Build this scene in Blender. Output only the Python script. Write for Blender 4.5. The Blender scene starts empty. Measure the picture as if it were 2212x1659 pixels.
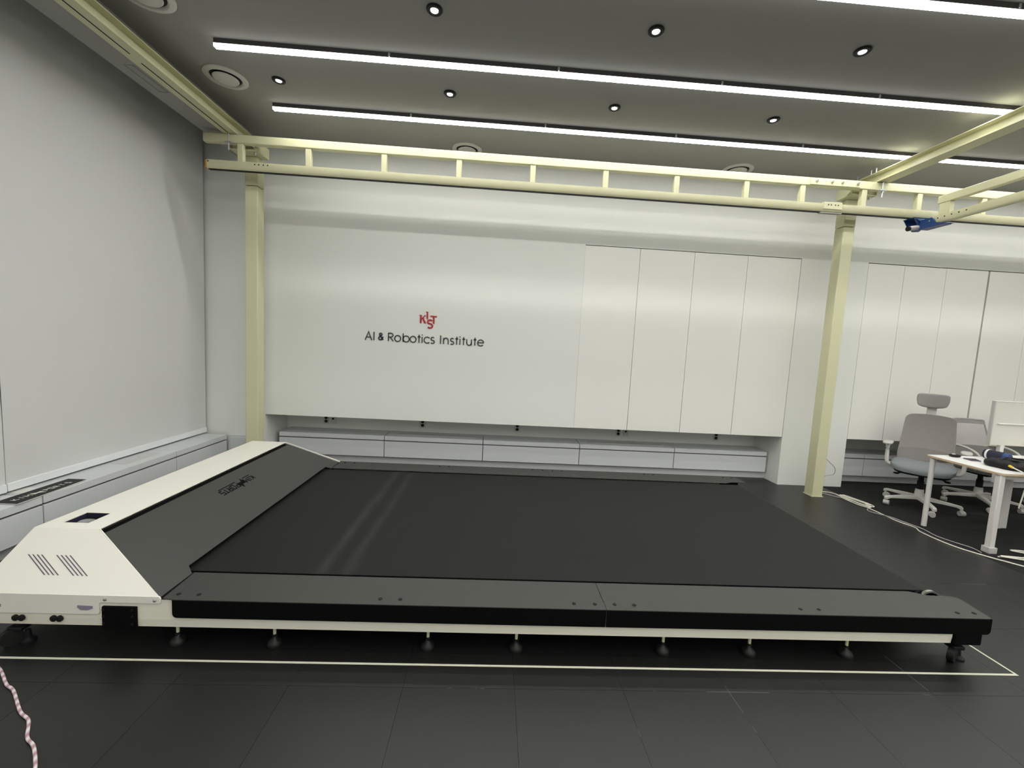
import bpy, bmesh, math, random
from mathutils import Vector, Matrix

random.seed(7)
SC = bpy.context.scene
COL = SC.collection

# ------------------------------------------------------------------ camera, world, exposure
W, H = 2212, 1659
F_PX = 910.21
R = ((0.99769337, -0.04267078, 0.05279346),
     (0.04870725, -0.09170614, -0.99459418),
     (0.04728159, 0.99487144, -0.08941623))
EYE = Vector((0.0, 0.0, 1.56))
cam_d = bpy.data.cameras.new('camera')
cam = bpy.data.objects.new('camera', cam_d)
COL.objects.link(cam)
cam_d.sensor_width = 36.0
cam_d.sensor_fit = 'HORIZONTAL'
cam_d.lens = F_PX / W * 36.0
cam_d.clip_start = 0.05
m = Matrix.Identity(4)
for i in range(3):
    m[i][0] = R[0][i]
    m[i][1] = -R[1][i]
    m[i][2] = -R[2][i]
    m[i][3] = EYE[i]
cam.matrix_world = m
SC.camera = cam

world = bpy.data.worlds.new('world')
SC.world = world
world.use_nodes = True
world.node_tree.nodes['Background'].inputs[0].default_value = (0.5, 0.5, 0.5, 1)
world.node_tree.nodes['Background'].inputs[1].default_value = 0.0

SC.view_settings.view_transform = 'Standard'
SC.view_settings.look = 'None'
SC.view_settings.gamma = 1.0
SC.view_settings.use_curve_mapping = False
SC.view_settings.exposure = 0.27
LED_STRENGTH = 34.0          # downward face of the tube lamps
LED_SIDE = 3.5               # their side skirts
SPOT_STRENGTH = 1.6

# ------------------------------------------------------------------ materials
def srgb(r, g, b):
    def f(c):
        c /= 255.0
        return c / 12.92 if c <= 0.04045 else ((c + 0.055) / 1.055) ** 2.4
    return (f(r), f(g), f(b), 1.0)

def mat(name, col, rough=0.5, metal=0.0, spec=0.5, var=0.06, vscale=6.0, bump=0.0, bscale=300.0,
        emit=0.0, ecol=None, coat=0.0):
    M = bpy.data.materials.new(name)
    M.use_nodes = True
    nt = M.node_tree
    b = nt.nodes['Principled BSDF']
    b.inputs['Roughness'].default_value = rough
    b.inputs['Metallic'].default_value = metal
    b.inputs['Specular IOR Level'].default_value = spec
    b.inputs['Coat Weight'].default_value = coat
    tc = nt.nodes.new('ShaderNodeTexCoord')
    n = nt.nodes.new('ShaderNodeTexNoise')
    n.inputs['Scale'].default_value = vscale
    n.inputs['Detail'].default_value = 4.0
    nt.links.new(tc.outputs['Object'], n.inputs['Vector'])
    mix = nt.nodes.new('ShaderNodeMix')
    mix.data_type = 'RGBA'
    lo = tuple(c * (1 - var) for c in col[:3]) + (1,)
    hi = tuple(min(1, c * (1 + var)) for c in col[:3]) + (1,)
    mix.inputs[6].default_value = lo
    mix.inputs[7].default_value = hi
    nt.links.new(n.outputs['Fac'], mix.inputs[0])
    nt.links.new(mix.outputs[2], b.inputs['Base Color'])
    if bump > 0:
        n2 = nt.nodes.new('ShaderNodeTexNoise')
        n2.inputs['Scale'].default_value = bscale
        n2.inputs['Detail'].default_value = 2.0
        nt.links.new(tc.outputs['Object'], n2.inputs['Vector'])
        bp = nt.nodes.new('ShaderNodeBump')
        bp.inputs['Strength'].default_value = bump
        bp.inputs['Distance'].default_value = 0.003
        nt.links.new(n2.outputs['Fac'], bp.inputs['Height'])
        nt.links.new(bp.outputs['Normal'], b.inputs['Normal'])
    if emit > 0:
        b.inputs['Emission Color'].default_value = ecol or (1, 1, 1, 1)
        b.inputs['Emission Strength'].default_value = emit
    return M

WALL = mat('wall_paint', (0.79, 0.80, 0.755, 1), 0.55, spec=0.35, var=0.012, vscale=1.5, bump=0.05, bscale=220)
PIER = mat('pier_paint', (0.79, 0.80, 0.755, 1), 0.6, spec=0.3, var=0.012, vscale=1.5, bump=0.05, bscale=220)
PANEL = mat('panel_laminate', (0.82, 0.82, 0.77, 1), 0.42, spec=0.4, var=0.01, vscale=2)
CEIL = mat('ceiling_paint', (0.36, 0.36, 0.335, 1), 0.85, spec=0.15, var=0.02, vscale=1.2)
BLIND = mat('blind_fabric', (0.66, 0.665, 0.655, 1), 0.9, spec=0.1, var=0.02, vscale=3, bump=0.12, bscale=700)
HEM = mat('blind_hem_white', (0.80, 0.82, 0.84, 1), 0.5, var=0.01)
CAB = mat('cabinet_grey_white', (0.66, 0.68, 0.69, 1), 0.45, var=0.015, vscale=3)
PLINTH = mat('plinth_grey', (0.58, 0.59, 0.59, 1), 0.5, var=0.02)
GAP = mat('shadow_gap_black', (0.03, 0.03, 0.032, 1), 0.9, spec=0.1)
CREAM = mat('cream_paint', (0.63, 0.62, 0.40, 1), 0.38, spec=0.5, var=0.02, vscale=4)
HOODW = mat('warm_white_paint', (0.83, 0.815, 0.73, 1), 0.35, spec=0.5, var=0.012, vscale=4)
FRAMEW = mat('frame_cream_paint', (0.84, 0.82, 0.69, 1), 0.4, var=0.02, vscale=4)
DKGREY = mat('dark_grey_powder_coat', (0.036, 0.0365, 0.034, 1), 0.42, spec=0.6, var=0.05, vscale=8, bump=0.12, bscale=900)
BLACK = mat('black_plastic', (0.008, 0.008, 0.009, 1), 0.55, spec=0.25, var=0.1)
BLACKP = mat('black_paint', (0.003, 0.003, 0.003, 1), 0.7, spec=0.08, var=0.1)
RUBBER = mat('black_rubber', (0.008, 0.008, 0.008, 1), 0.5, spec=0.35, var=0.1)
STEEL = mat('zinc_steel', (0.55, 0.56, 0.57, 1), 0.3, metal=0.9, var=0.05)
CHROME = mat('chrome', (0.8, 0.8, 0.8, 1), 0.12, metal=1.0, var=0.02)
ALU = mat('lamp_housing_grey', (0.06, 0.055, 0.055, 1), 0.55, var=0.03)
LED = mat('led_diffuser', (0.9, 0.9, 0.9, 1), 0.5, emit=LED_STRENGTH, ecol=(1.0, 0.99, 0.955, 1), var=0.01)
LEDS = mat('led_side_skirt', (0.9, 0.9, 0.9, 1), 0.5, emit=LED_SIDE, ecol=(1.0, 0.99, 0.955, 1), var=0.01)
SPOT = mat('downlight_glow', (0.9, 0.9, 0.9, 1), 0.4, emit=SPOT_STRENGTH, ecol=(1, 0.98, 0.95, 1), var=0.01)
SPOTDIM = mat('downlight_lens', (0.6, 0.6, 0.6, 1), 0.2, emit=0.22, ecol=(1, 1, 1, 1), var=0.05)
VENTW = mat('vent_white', (0.66, 0.655, 0.60, 1), 0.5, var=0.015)
CARPET = mat('charcoal_carpet', (0.022, 0.023, 0.022, 1), 0.95, spec=0.1, var=0.35, vscale=160, bump=0.5, bscale=420)
SUB = mat('subfloor', (0.02, 0.02, 0.02, 1), 0.9)
TAPE = mat('cream_tape', (0.62, 0.62, 0.50, 1), 0.6, var=0.04, vscale=20)
RED = mat('red_lettering', srgb(176, 36, 46), 0.4, var=0.03)
CHARC = mat('charcoal_lettering', (0.055, 0.05, 0.05, 1), 0.4, var=0.05)
PLATEW = mat('plate_off_white', (0.72, 0.72, 0.68, 1), 0.5, var=0.02)
OUTW = mat('outlet_plate_white', (0.62, 0.63, 0.62, 1), 0.4, var=0.01)
BLUE = mat('blue_plastic', srgb(22, 60, 116), 0.4, var=0.05)
NAVY = mat('navy_fabric', (0.01, 0.012, 0.035, 1), 0.7, var=0.2)
ORANGE = mat('orange_plastic', srgb(214, 140, 40), 0.5, var=0.04)
SLOT = mat('slot_mauve_grey', (0.12, 0.10, 0.14, 1), 0.6, var=0.05)
HANDLE = mat('recess_lavender_grey', (0.26, 0.25, 0.31, 1), 0.5, var=0.05)
CHAIRW = mat('chair_white_plastic', (0.66, 0.645, 0.60, 1), 0.4, var=0.015)
CHAIRG = mat('chair_grey_mesh', (0.29, 0.272, 0.255, 1), 0.9, spec=0.15, var=0.06, vscale=60, bump=0.35, bscale=700)
CHAIRD = mat('chair_lumbar_grey', (0.235, 0.218, 0.21, 1), 0.9, spec=0.15, var=0.06, vscale=60)
HEADG = mat('headrest_grey', (0.27, 0.27, 0.255, 1), 0.85, spec=0.2, var=0.05, vscale=40)
SEATB = mat('seat_blue_grey', (0.215, 0.236, 0.247, 1), 0.8, spec=0.2, var=0.05, vscale=40, bump=0.2, bscale=600)
MESHL = mat('light_grey_mesh', (0.60, 0.575, 0.565, 1), 0.9, spec=0.1, var=0.05, vscale=80)
MESHD = mat('mid_grey_fabric', (0.33, 0.315, 0.31, 1), 0.9, spec=0.1, var=0.06, vscale=60)
CASTER = mat('caster_grey', (0.50, 0.49, 0.46, 1), 0.45, var=0.03)
DESKW = mat('desk_white_laminate', (0.80, 0.79, 0.77, 1), 0.35, var=0.01)
PLY = mat('plywood_edge', (0.58, 0.44, 0.28, 1), 0.6, var=0.15, vscale=30)
LEGW = mat('desk_leg_white', (0.70, 0.68, 0.65, 1), 0.4, var=0.015)
SCREENP = mat('desk_panel_cream', (0.66, 0.65, 0.58, 1), 0.6, var=0.012)
CABLEW = mat('cable_white', (0.74, 0.72, 0.62, 1), 0.45, var=0.03)
CABLEG = mat('cable_grey', (0.40, 0.39, 0.40, 1), 0.5, var=0.04)
YELLOW = mat('yellow_plug', srgb(226, 190, 40), 0.4, var=0.04)
SILVER = mat('silver_print', (0.70, 0.70, 0.62, 1), 0.4, var=0.05)

def twist_mat():
    M = mat('pink_white_cord', (0.7, 0.6, 0.6, 1), 0.5)
    nt = M.node_tree
    b = nt.nodes['Principled BSDF']
    tc = nt.nodes.new('ShaderNodeTexCoord')
    wv = nt.nodes.new('ShaderNodeTexWave')
    wv.inputs['Scale'].default_value = 9.0
    wv.inputs['Distortion'].default_value = 1.0
    nt.links.new(tc.outputs['Object'], wv.inputs['Vector'])
    mx = nt.nodes.new('ShaderNodeMix')
    mx.data_type = 'RGBA'
    mx.inputs[6].default_value = (0.42, 0.22, 0.28, 1)
    mx.inputs[7].default_value = (0.78, 0.74, 0.72, 1)
    nt.links.new(wv.outputs['Fac'], mx.inputs[0])
    nt.links.new(mx.outputs[2], b.inputs['Base Color'])
    return M
CORD = twist_mat()

def belt_mat():
    M = bpy.data.materials.new('treadmill_belt_rubber')
    M.use_nodes = True
    nt = M.node_tree
    L = nt.links.new
    b = nt.nodes['Principled BSDF']
    b.inputs['Roughness'].default_value = 0.66
    b.inputs['Specular IOR Level'].default_value = 0.26
    geo = nt.nodes.new('ShaderNodeNewGeometry')
    sep = nt.nodes.new('ShaderNodeSeparateXYZ')
    L(geo.outputs['Position'], sep.inputs[0])
    def noise(scale, det=3.0):
        n = nt.nodes.new('ShaderNodeTexNoise')
        n.inputs['Scale'].default_value = scale
        n.inputs['Detail'].default_value = det
        L(geo.outputs['Position'], n.inputs['Vector'])
        return n.outputs['Fac']
    def math_(op, a, c=None, d=None):
        n = nt.nodes.new('ShaderNodeMath')
        n.operation = op
        for i, v in enumerate((a, c, d)):
            if v is None:
                continue
            if isinstance(v, (int, float)):
                n.inputs[i].default_value = v
            else:
                L(v, n.inputs[i])
        return n.outputs[0]
    # two chalky rub marks across the belt, each a soft band at its own x
    wob = math_('MULTIPLY', math_('SUBTRACT', noise(2.2), 0.5), 0.10)
    xx = math_('ADD', sep.outputs['X'], wob)
    tot = None
    for cx, w, k in ((-0.90, 0.05, 0.34), (-0.75, 0.045, 0.26)):
        dd = math_('ABSOLUTE', math_('SUBTRACT', xx, cx))
        band = math_('SUBTRACT', 1.0, math_('DIVIDE', dd, w))
        band = math_('MAXIMUM', band, 0.0)
        band = math_('MULTIPLY', band, k)
        tot = band if tot is None else math_('ADD', tot, band)
    patch = math_('MULTIPLY', tot, math_('MULTIPLY', noise(7.0, 6.0), 1.3))
    mx = nt.nodes.new('ShaderNodeMix')
    mx.data_type = 'RGBA'
    mx.inputs[6].default_value = (0.0115, 0.0115, 0.0105, 1)
    mx.inputs[7].default_value = (0.085, 0.085, 0.08, 1)
    L(patch, mx.inputs[0])
    fine = nt.nodes.new('ShaderNodeMix')
    fine.data_type = 'RGBA'
    fine.blend_type = 'MULTIPLY'
    fine.inputs[0].default_value = 0.35
    L(mx.outputs[2], fine.inputs[6])
    L(noise(260.0, 2.0), fine.inputs[7])
    L(fine.outputs[2], b.inputs['Base Color'])
    bp = nt.nodes.new('ShaderNodeBump')
    bp.inputs['Strength'].default_value = 0.35
    bp.inputs['Distance'].default_value = 0.002
    L(noise(240.0, 2.0), bp.inputs['Height'])
    L(bp.outputs['Normal'], b.inputs['Normal'])
    return M
BELT = belt_mat()

def tile_mat():
    M = bpy.data.materials.new('rubber_floor_tile')
    M.use_nodes = True
    nt = M.node_tree
    L = nt.links.new
    b = nt.nodes['Principled BSDF']
    b.inputs['Roughness'].default_value = 0.40
    b.inputs['Specular IOR Level'].default_value = 0.60
    tc = nt.nodes.new('ShaderNodeTexCoord')
    geo = nt.nodes.new('ShaderNodeNewGeometry')
    sep = nt.nodes.new('ShaderNodeSeparateXYZ')
    L(tc.outputs['Object'], sep.inputs[0])
    def math_(op, a, c=None):
        n = nt.nodes.new('ShaderNodeMath')
        n.operation = op
        for i, v in enumerate((a, c)):
            if v is None:
                continue
            if isinstance(v, (int, float)):
                n.inputs[i].default_value = v
            else:
                L(v, n.inputs[i])
        return n.outputs[0]
    def noise(scale, det, src):
        n = nt.nodes.new('ShaderNodeTexNoise')
        n.inputs['Scale'].default_value = scale
        n.inputs['Detail'].default_value = det
        L(src, n.inputs['Vector'])
        return n.outputs['Fac']
    ex = math_('MAXIMUM', math_('ABSOLUTE', sep.outputs['X']), math_('ABSOLUTE', sep.outputs['Y']))
    edge = math_('GREATER_THAN', ex, 0.2505)
    dust = math_('GREATER_THAN', noise(2.6, 5.0, geo.outputs['Position']), 0.60)
    k = math_('MULTIPLY', math_('MULTIPLY', edge, dust), 0.22)
    oi = nt.nodes.new('ShaderNodeObjectInfo')
    mx0 = nt.nodes.new('ShaderNodeMix')
    mx0.data_type = 'RGBA'
    mx0.inputs[6].default_value = (0.0065, 0.0065, 0.0065, 1)
    mx0.inputs[7].default_value = (0.0085, 0.0085, 0.0085, 1)
    L(oi.outputs['Random'], mx0.inputs[0])
    mx = nt.nodes.new('ShaderNodeMix')
    mx.data_type = 'RGBA'
    L(k, mx.inputs[0])
    L(mx0.outputs[2], mx.inputs[6])
    mx.inputs[7].default_value = (0.42, 0.42, 0.36, 1)
    sp = nt.nodes.new('ShaderNodeMix')
    sp.data_type = 'RGBA'
    sp.blend_type = 'MULTIPLY'
    sp.inputs[0].default_value = 0.3
    L(mx.outputs[2], sp.inputs[6])
    L(noise(190.0, 2.0, geo.outputs['Position']), sp.inputs[7])
    L(sp.outputs[2], b.inputs['Base Color'])
    bp = nt.nodes.new('ShaderNodeBump')
    bp.inputs['Strength'].default_value = 0.15
    bp.inputs['Distance'].default_value = 0.002
    L(noise(330.0, 2.0, geo.outputs['Position']), bp.inputs['Height'])
    L(bp.outputs['Normal'], b.inputs['Normal'])
    return M
TILE = tile_mat()

# ------------------------------------------------------------------ mesh helpers
class MB:
    def __init__(s):
        s.v, s.f = [], []
    def add(s, vs, fs):
        o = len(s.v)
        s.v += [Vector(p) for p in vs]
        s.f += [tuple(i + o for i in f) for f in fs]
        return s
    def box(s, x0, x1, y0, y1, z0, z1):
        vs = [(x0, y0, z0), (x1, y0, z0), (x1, y1, z0), (x0, y1, z0), (x0, y0, z1), (x1, y0, z1), (x1, y1, z1), (x0, y1, z1)]
        return s.add(vs, [(0, 3, 2, 1), (4, 5, 6, 7), (0, 1, 5, 4), (1, 2, 6, 5), (2, 3, 7, 6), (3, 0, 4, 7)])
    def prism(s, poly, fn, a, b):
        """poly: 2-D outline; fn(u, v, w) -> point; extruded from w=a to w=b"""
        n = len(poly)
        vs = [fn(u, v, a) for u, v in poly] + [fn(u, v, b) for u, v in poly]
        fs = [tuple(range(n - 1, -1, -1)), tuple(range(n, 2 * n))]
        fs += [(i, (i + 1) % n, n + (i + 1) % n, n + i) for i in range(n)]
        return s.add(vs, fs)
    def hexa(s, lo, hi):
        vs = list(lo) + list(hi)
        return s.add(vs, [(0, 3, 2, 1), (4, 5, 6, 7), (0, 1, 5, 4), (1, 2, 6, 5), (2, 3, 7, 6), (3, 0, 4, 7)])
    def cyl(s, p0, p1, r0, r1=None, n=16):
        r1 = r0 if r1 is None else r1
        p0, p1 = Vector(p0), Vector(p1)
        d = (p1 - p0).normalized()
        a = d.orthogonal().normalized()
        c = d.cross(a)
        vs = []
        for p, r in ((p0, r0), (p1, r1)):
            for i in range(n):
                t = 2 * math.pi * i / n
                vs.append(p + (a * math.cos(t) + c * math.sin(t)) * r)
        fs = [tuple(range(n - 1, -1, -1)), tuple(range(n, 2 * n))]
        fs += [(i, (i + 1) % n, n + (i + 1) % n, n + i) for i in range(n)]
        return s.add(vs, fs)
    def lathe(s, prof, c=(0, 0, 0), n=32, axis='z'):
        c = Vector(c)
        vs, fs = [], []
        for r, h in prof:
            for i in range(n):
                t = 2 * math.pi * i / n
                if axis == 'z':
                    vs.append(c + Vector((r * math.cos(t), r * math.sin(t), h)))
                elif axis == 'y':
                    vs.append(c + Vector((r * math.cos(t), h, r * math.sin(t))))
                else:
                    vs.append(c + Vector((h, r * math.cos(t), r * math.sin(t))))
        m_ = len(prof)
        for j in range(m_ - 1):
            for i in range(n):
                fs.append((j * n + i, j * n + (i + 1) % n, (j + 1) * n + (i + 1) % n, (j + 1) * n + i))
        if prof[0][0] > 1e-6:
            fs.append(tuple(range(n - 1, -1, -1)))
        if prof[-1][0] > 1e-6:
            fs.append(tuple(range((m_ - 1) * n, m_ * n)))
        return s.add(vs, fs)
    def tube(s, pts, r, n=8, sub=6, flat=1.0):
        P = [Vector(p) for p in pts]
        if sub > 1 and len(P) > 2:
            Q = []
            for i in range(len(P) - 1):
                a, b_, c, d = P[max(i - 1, 0)], P[i], P[i + 1], P[min(i + 2, len(P) - 1)]
                for k in range(sub):
                    t = k / sub
                    Q.append(0.5 * ((2 * b_) + (c - a) * t + (2 * a - 5 * b_ + 4 * c - d) * t * t + (3 * b_ - a - 3 * c + d) * t ** 3))
            Q.append(P[-1])
            P = Q
        vs, fs = [], []
        up = Vector((0, 0, 1))
        for i, p in enumerate(P):
            d = (P[min(i + 1, len(P) - 1)] - P[max(i - 1, 0)])
            d = d.normalized() if d.length > 1e-9 else Vector((1, 0, 0))
            a = d.cross(up)
            a = a.normalized() if a.length > 1e-3 else d.orthogonal().normalized()
            c = a.cross(d).normalized()
            for k in range(n):
                t = 2 * math.pi * k / n
                vs.append(p + a * math.cos(t) * r + c * math.sin(t) * r * flat)
        for i in range(len(P) - 1):
            for k in range(n):
                fs.append((i * n + k, i * n + (k + 1) % n, (i + 1) * n + (k + 1) % n, (i + 1) * n + k))
        fs.append(tuple(range(n - 1, -1, -1)))
        fs.append(tuple(range((len(P) - 1) * n, len(P) * n)))
        return s.add(vs, fs)
    def superell(s, c, a, b, h, e1=0.35, e2=0.35, nu=32, nv=16, deform=None):
        c = Vector(c)
        sg = lambda x, e: math.copysign(abs(x) ** e, x)
        vs, fs = [], []
        for j in range(1, nv):
            ph = -math.pi / 2 + math.pi * j / nv
            for i in range(nu):
                th = 2 * math.pi * i / nu
                p = Vector((a * sg(math.cos(ph), e1) * sg(math.cos(th), e2),
                            b * sg(math.cos(ph), e1) * sg(math.sin(th), e2),
                            h * sg(math.sin(ph), e1)))
                vs.append(p)
        lo, hi = len(vs), len(vs) + 1
        vs += [Vector((0, 0, -h)), Vector((0, 0, h))]
        for j in range(nv - 2):
            for i in range(nu):
                fs.append((j * nu + i, j * nu + (i + 1) % nu, (j + 1) * nu + (i + 1) % nu, (j + 1) * nu + i))
        for i in range(nu):
            fs.append((lo, (i + 1) % nu, i))
            fs.append((hi, (nv - 2) * nu + i, (nv - 2) * nu + (i + 1) % nu))
        if deform:
            vs = [Vector(deform(p)) for p in vs]
        return s.add([p + c for p in vs], fs)
    def xform(s, fn):
        s.v = [Vector(fn(p)) for p in s.v]
        return s

def wloc(o):
    p = Vector((0, 0, 0))
    while o is not None:
        p += o.location
        o = o.parent
    return p

def mk(name, g, material, parent=None, bevel=0.0, seg=2, smooth=True, ang=35):
    """link geometry (world coordinates of an unrotated parent chain) as ONE mesh object with its origin at its middle"""
    lo = Vector((min(p.x for p in g.v), min(p.y for p in g.v), min(p.z for p in g.v)))
    hi = Vector((max(p.x for p in g.v), max(p.y for p in g.v), max(p.z for p in g.v)))
    c = (lo + hi) / 2
    me = bpy.data.meshes.new(name)
    me.from_pydata([tuple(p - c) for p in g.v], [], g.f)
    bm = bmesh.new()
    bm.from_mesh(me)
    bmesh.ops.recalc_face_normals(bm, faces=bm.faces)
    bm.to_mesh(me)
    bm.free()
    if smooth:
        for p in me.polygons:
            p.use_smooth = True
        me.set_sharp_from_angle(angle=math.radians(ang))
    me.materials.append(material)
    o = bpy.data.objects.new(name, me)
    COL.objects.link(o)
    o.parent = parent
    o.location = c - (wloc(parent) if parent else Vector((0, 0, 0)))
    if bevel > 0:
        bv = o.modifiers.new('bevel', 'BEVEL')
        bv.width = bevel
        bv.segments = seg
        bv.limit_method = 'ANGLE'
        bv.angle_limit = math.radians(40)
    return o

def tag(o, label, cat, group=None):
    o['label'] = label
    o['category'] = cat
    if group:
        o['group'] = group
    return o

def thing(name, label, cat, loc=(0, 0, 0), group=None):
    o = bpy.data.objects.new(name, None)
    COL.objects.link(o)
    o.location = loc
    o.empty_display_size = 0.1
    return tag(o, label, cat, group)

def struct(name, g, material, label=None, parent=None, bevel=0.0):
    o = mk(name, g, material, parent, bevel)
    if parent is None:
        o['kind'] = 'structure'
        if label:
            o['label'] = label
    return o

def dup(root, loc, rotz=None, label=None, group=None):
    def rec(o, par):
        c = o.copy()
        COL.objects.link(c)
        if par is not None:
            c.parent = par
        for ch in list(o.children):
            rec(ch, c)
        return c
    r = rec(root, None)
    r.location = loc
    if rotz is not None:
        r.rotation_euler = (0, 0, rotz)
    if label:
        r['label'] = label
    if group:
        r['group'] = group
    return r

def B(*a):
    return MB().box(*a)

# ------------------------------------------------------------------ the room
YW = 5.034      # plane of the back wall
ZC = 3.69       # ceiling
XL = -3.38      # left wall
XR, YF = 9.2, -7.0
YR = 5.58       # back of the recess under the wall panels
ZR = 0.61       # top of that recess

# floor: base slab, rubber tiles, carpet
floor = struct('floor', B(XL, XR, YF, 5.9, -0.08, -0.012), SUB, 'dark floor of square rubber tiles with charcoal carpet on the right')
TP = 0.505
x_first, y_first = 0.17, 1.79
XT = 3.965
tile0 = None
ix0, ix1 = -7, 8
tiles_x = [x_first + k * TP for k in range(ix0, ix1)]
for jy in range(-4, 8):
    for x in tiles_x:
        if x + TP / 2 > XT + TP / 2:
            continue
        cx, cy = x + TP / 2, y_first + jy * TP + TP / 2
        if cy > 5.3:
            continue
        if tile0 is None:
            g = B(cx - TP / 2 + 0.0006, cx + TP / 2 - 0.0006, cy - TP / 2 + 0.0006, cy + TP / 2 - 0.0006, -0.012, 0.0)
            tile0 = mk('tile', g, TILE, floor, smooth=False)
        else:
            o = tile0.copy()
            COL.objects.link(o)
            o.location = tile0.location
            o.location.x = cx - wloc(floor).x
            o.location.y = cy - wloc(floor).y
x_end = max(x for x in tiles_x if x <= XT) + TP
mk('carpet', B(x_end + 0.002, XR, YF, 5.6, -0.012, 0.0), CARPET, floor, smooth=False)

# back wall with the long recess below it
g = MB()
g.box(XL - 0.1, -2.65, YW, 5.9, 0, 3.95)            # corner pier
g.box(-2.65, 1.017, YW, 5.9, ZR, 3.95)              # plain field with the lettering
g.box(1.017, 3.65, YW, 5.9, 2.792, 3.95)            # above the shutter panels
g.box(1.017, 3.65, 5.062, 5.9, ZR, 2.792)           # behind the panels
g.box(-2.65, 3.65, YR, 5.9, 0, ZR)                  # back of the recess
g.box(4.488, XR, YW, 5.9, 2.795, 3.95)
g.box(4.488, XR, 5.062, 5.9, 0.62, 2.795)
g.box(4.488, XR, YR, 5.9, 0, 0.62)
struct('wall_back', g, WALL, 'off-white back wall with flush panels above a long low recess')
struct('wall_back_pier', B(3.65, 4.488, YW, 5.9, 0, 3.95), PIER, 'white wall pier standing down to the floor behind the right column')
struct('wall_left', B(XL - 0.1, XL, YF, YW, 0, 3.95), WALL, 'white left wall behind the fabric blinds')
struct('wall_right', B(XR, XR + 0.1, YF, 5.9, 0, 3.95), WALL, 'white wall beyond the right edge of the photo')
struct('wall_front', B(XL - 0.1, XR + 0.1, YF - 0.1, YF, 0, 3.95), WALL, 'white wall behind the photographer')
ceil = struct('ceiling', B(-2.944, XR, YF, YW, ZC, 3.95), CEIL, 'flat grey ceiling with rows of linear lamps')
soffit = struct('ceiling_left', B(-2.955, -2.714, YF, YW, 3.50, ZC), CEIL, 'lowered grey ceiling strip along the left wall beside the left beam')
mk('blind_pocket_lid', B(XL, -2.955, YF, YW, 3.90, 3.95), CEIL, soffit)
mk('pocket_side', B(-2.955, -2.945, YF, YW, ZC, 3.90), CEIL, soffit)
g = MB()
for a in ((-2.865, -2.795, 3.475, 3.48), (-2.865, -2.795, 3.815, 3.82), (-2.865, -2.860, 3.475, 3.82), (-2.80, -2.795, 3.475, 3.82)):
    g.box(*a, 3.497, 3.501)
mk('access_panel_frame', g, CEIL, soffit)
struct('baseboard_back', B(-2.65, 3.65, 5.30, 5.34, 0, 0.085), PLINTH, 'grey plinth strip under the low cabinets along the back wall')
struct('baseboard_right', B(4.49, 8.5, 5.30, 5.34, 0, 0.085), PLINTH, 'grey plinth strip under the cabinets behind the office chairs')
struct('baseboard_left', B(-3.17, -3.13, -1.0, 4.98, 0, 0.085), PLINTH, 'grey plinth strip under the low cabinets along the left wall')

# ------------------------------------------------------------------ flush shutter panels in the back wall
def shutter(x0, x1, z0, z1, label, group, gapl=0.0):
    o = mk('shutter_panel', B(x0 + 0.002 + gapl, x1 - 0.002, YW - 0.003, YW + 0.018, z0, z1), PANEL, None, bevel=0.0015, seg=1)
    return tag(o, label, 'panel', group)
xs = (1.017, 1.675, 2.334, 2.985, 3.65)
lab = ('flush tall white wall panel nearest the red and grey lettering',
       'flush tall white wall panel, second to the right of the wall lettering',
       'flush tall white wall panel, third to the right of the wall lettering',
       'flush tall white wall panel next to the pier behind the right column')
for i in range(4):
    shutter(xs[i] + (-0.0015 if i == 0 else 0), xs[i + 1] - (0.005 if i == 3 else 0), ZR, 2.783, lab[i], 'flush white panels between lettering and right column')
mk('seam_backing', B(1.0175, 3.6495, YW + 0.02, YW + 0.028, ZR + 0.002, 2.791), GAP, bpy.data.objects['wall_back'])
xs = (4.488, 4.95, 5.485, 6.038, 6.62, 7.2, 7.78)
lab = ('narrow flush white wall panel right of the pier, left of the headrest chair',
       'flush white wall panel above the chair with the headrest, left of the thin seam',
       'flush white wall panel between the thin seam and the dark open gap',
       'flush white wall panel to the right of the dark open gap',
       'flush white wall panel past the right picture edge, first',
       'flush white wall panel past the right picture edge, second')
for i in range(6):
    shutter(xs[i], xs[i + 1] - (0.006 if i == 2 else 0), 0.62, 2.785, lab[i], 'flush white panels behind the office chairs', 0.012 if i == 3 else 0.0)
mk('seam_backing', B(4.4885, 7.80, YW + 0.02, YW + 0.028, 0.622, 2.794), GAP, bpy.data.objects['wall_back'])

# ------------------------------------------------------------------ low cabinets (covers) under the walls
def cabinet_back(x0, x1, yf, yb, z1, label, group, grille=False):
    t = thing('low_cabinet', label, 'cabinet', ((x0 + x1) / 2, (yf + yb) / 2, 0.085), group)
    a, b = x0 + 0.004, x1 - 0.004
    mk('body', B(x0 + 0.002, x1 - 0.002, yf + 0.021, yb - 0.002, 0.085, z1 - 0.057), SLOT, t)  # coloured dark so the gap under the lid shows as shade
    mk('front_panel', B(a, b, yf, yf + 0.019, 0.092, z1 - 0.069), CAB, t, bevel=0.002)
    mk('lid', B(a, b, yf - 0.001, yb - 0.003, z1 - 0.056, z1), CAB, t, bevel=0.004)
    if grille:
        gx0, gx1 = a + 0.13, b - 0.11
        gm = MB()
        gm.box(gx0, gx1, yf + 0.10, yf + 0.22, z1, z1 + 0.003)
        gr = mk('grille', gm, PLINTH, t)
    return t
lab = ('low grey-white cabinet in the recess behind the treadmill hood, leftmost',
       'low grey-white cabinet in the recess, second from the left column, with lid grille',
       'low grey-white cabinet in the middle of the recess below the wall lettering',
       'low grey-white cabinet in the recess below the first tall panels, with lid grille',
       'low grey-white cabinet at the right end of the recess beside the pier')
cx = (-2.60, -1.312, -0.077, 1.158, 2.395, 3.632)
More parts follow.
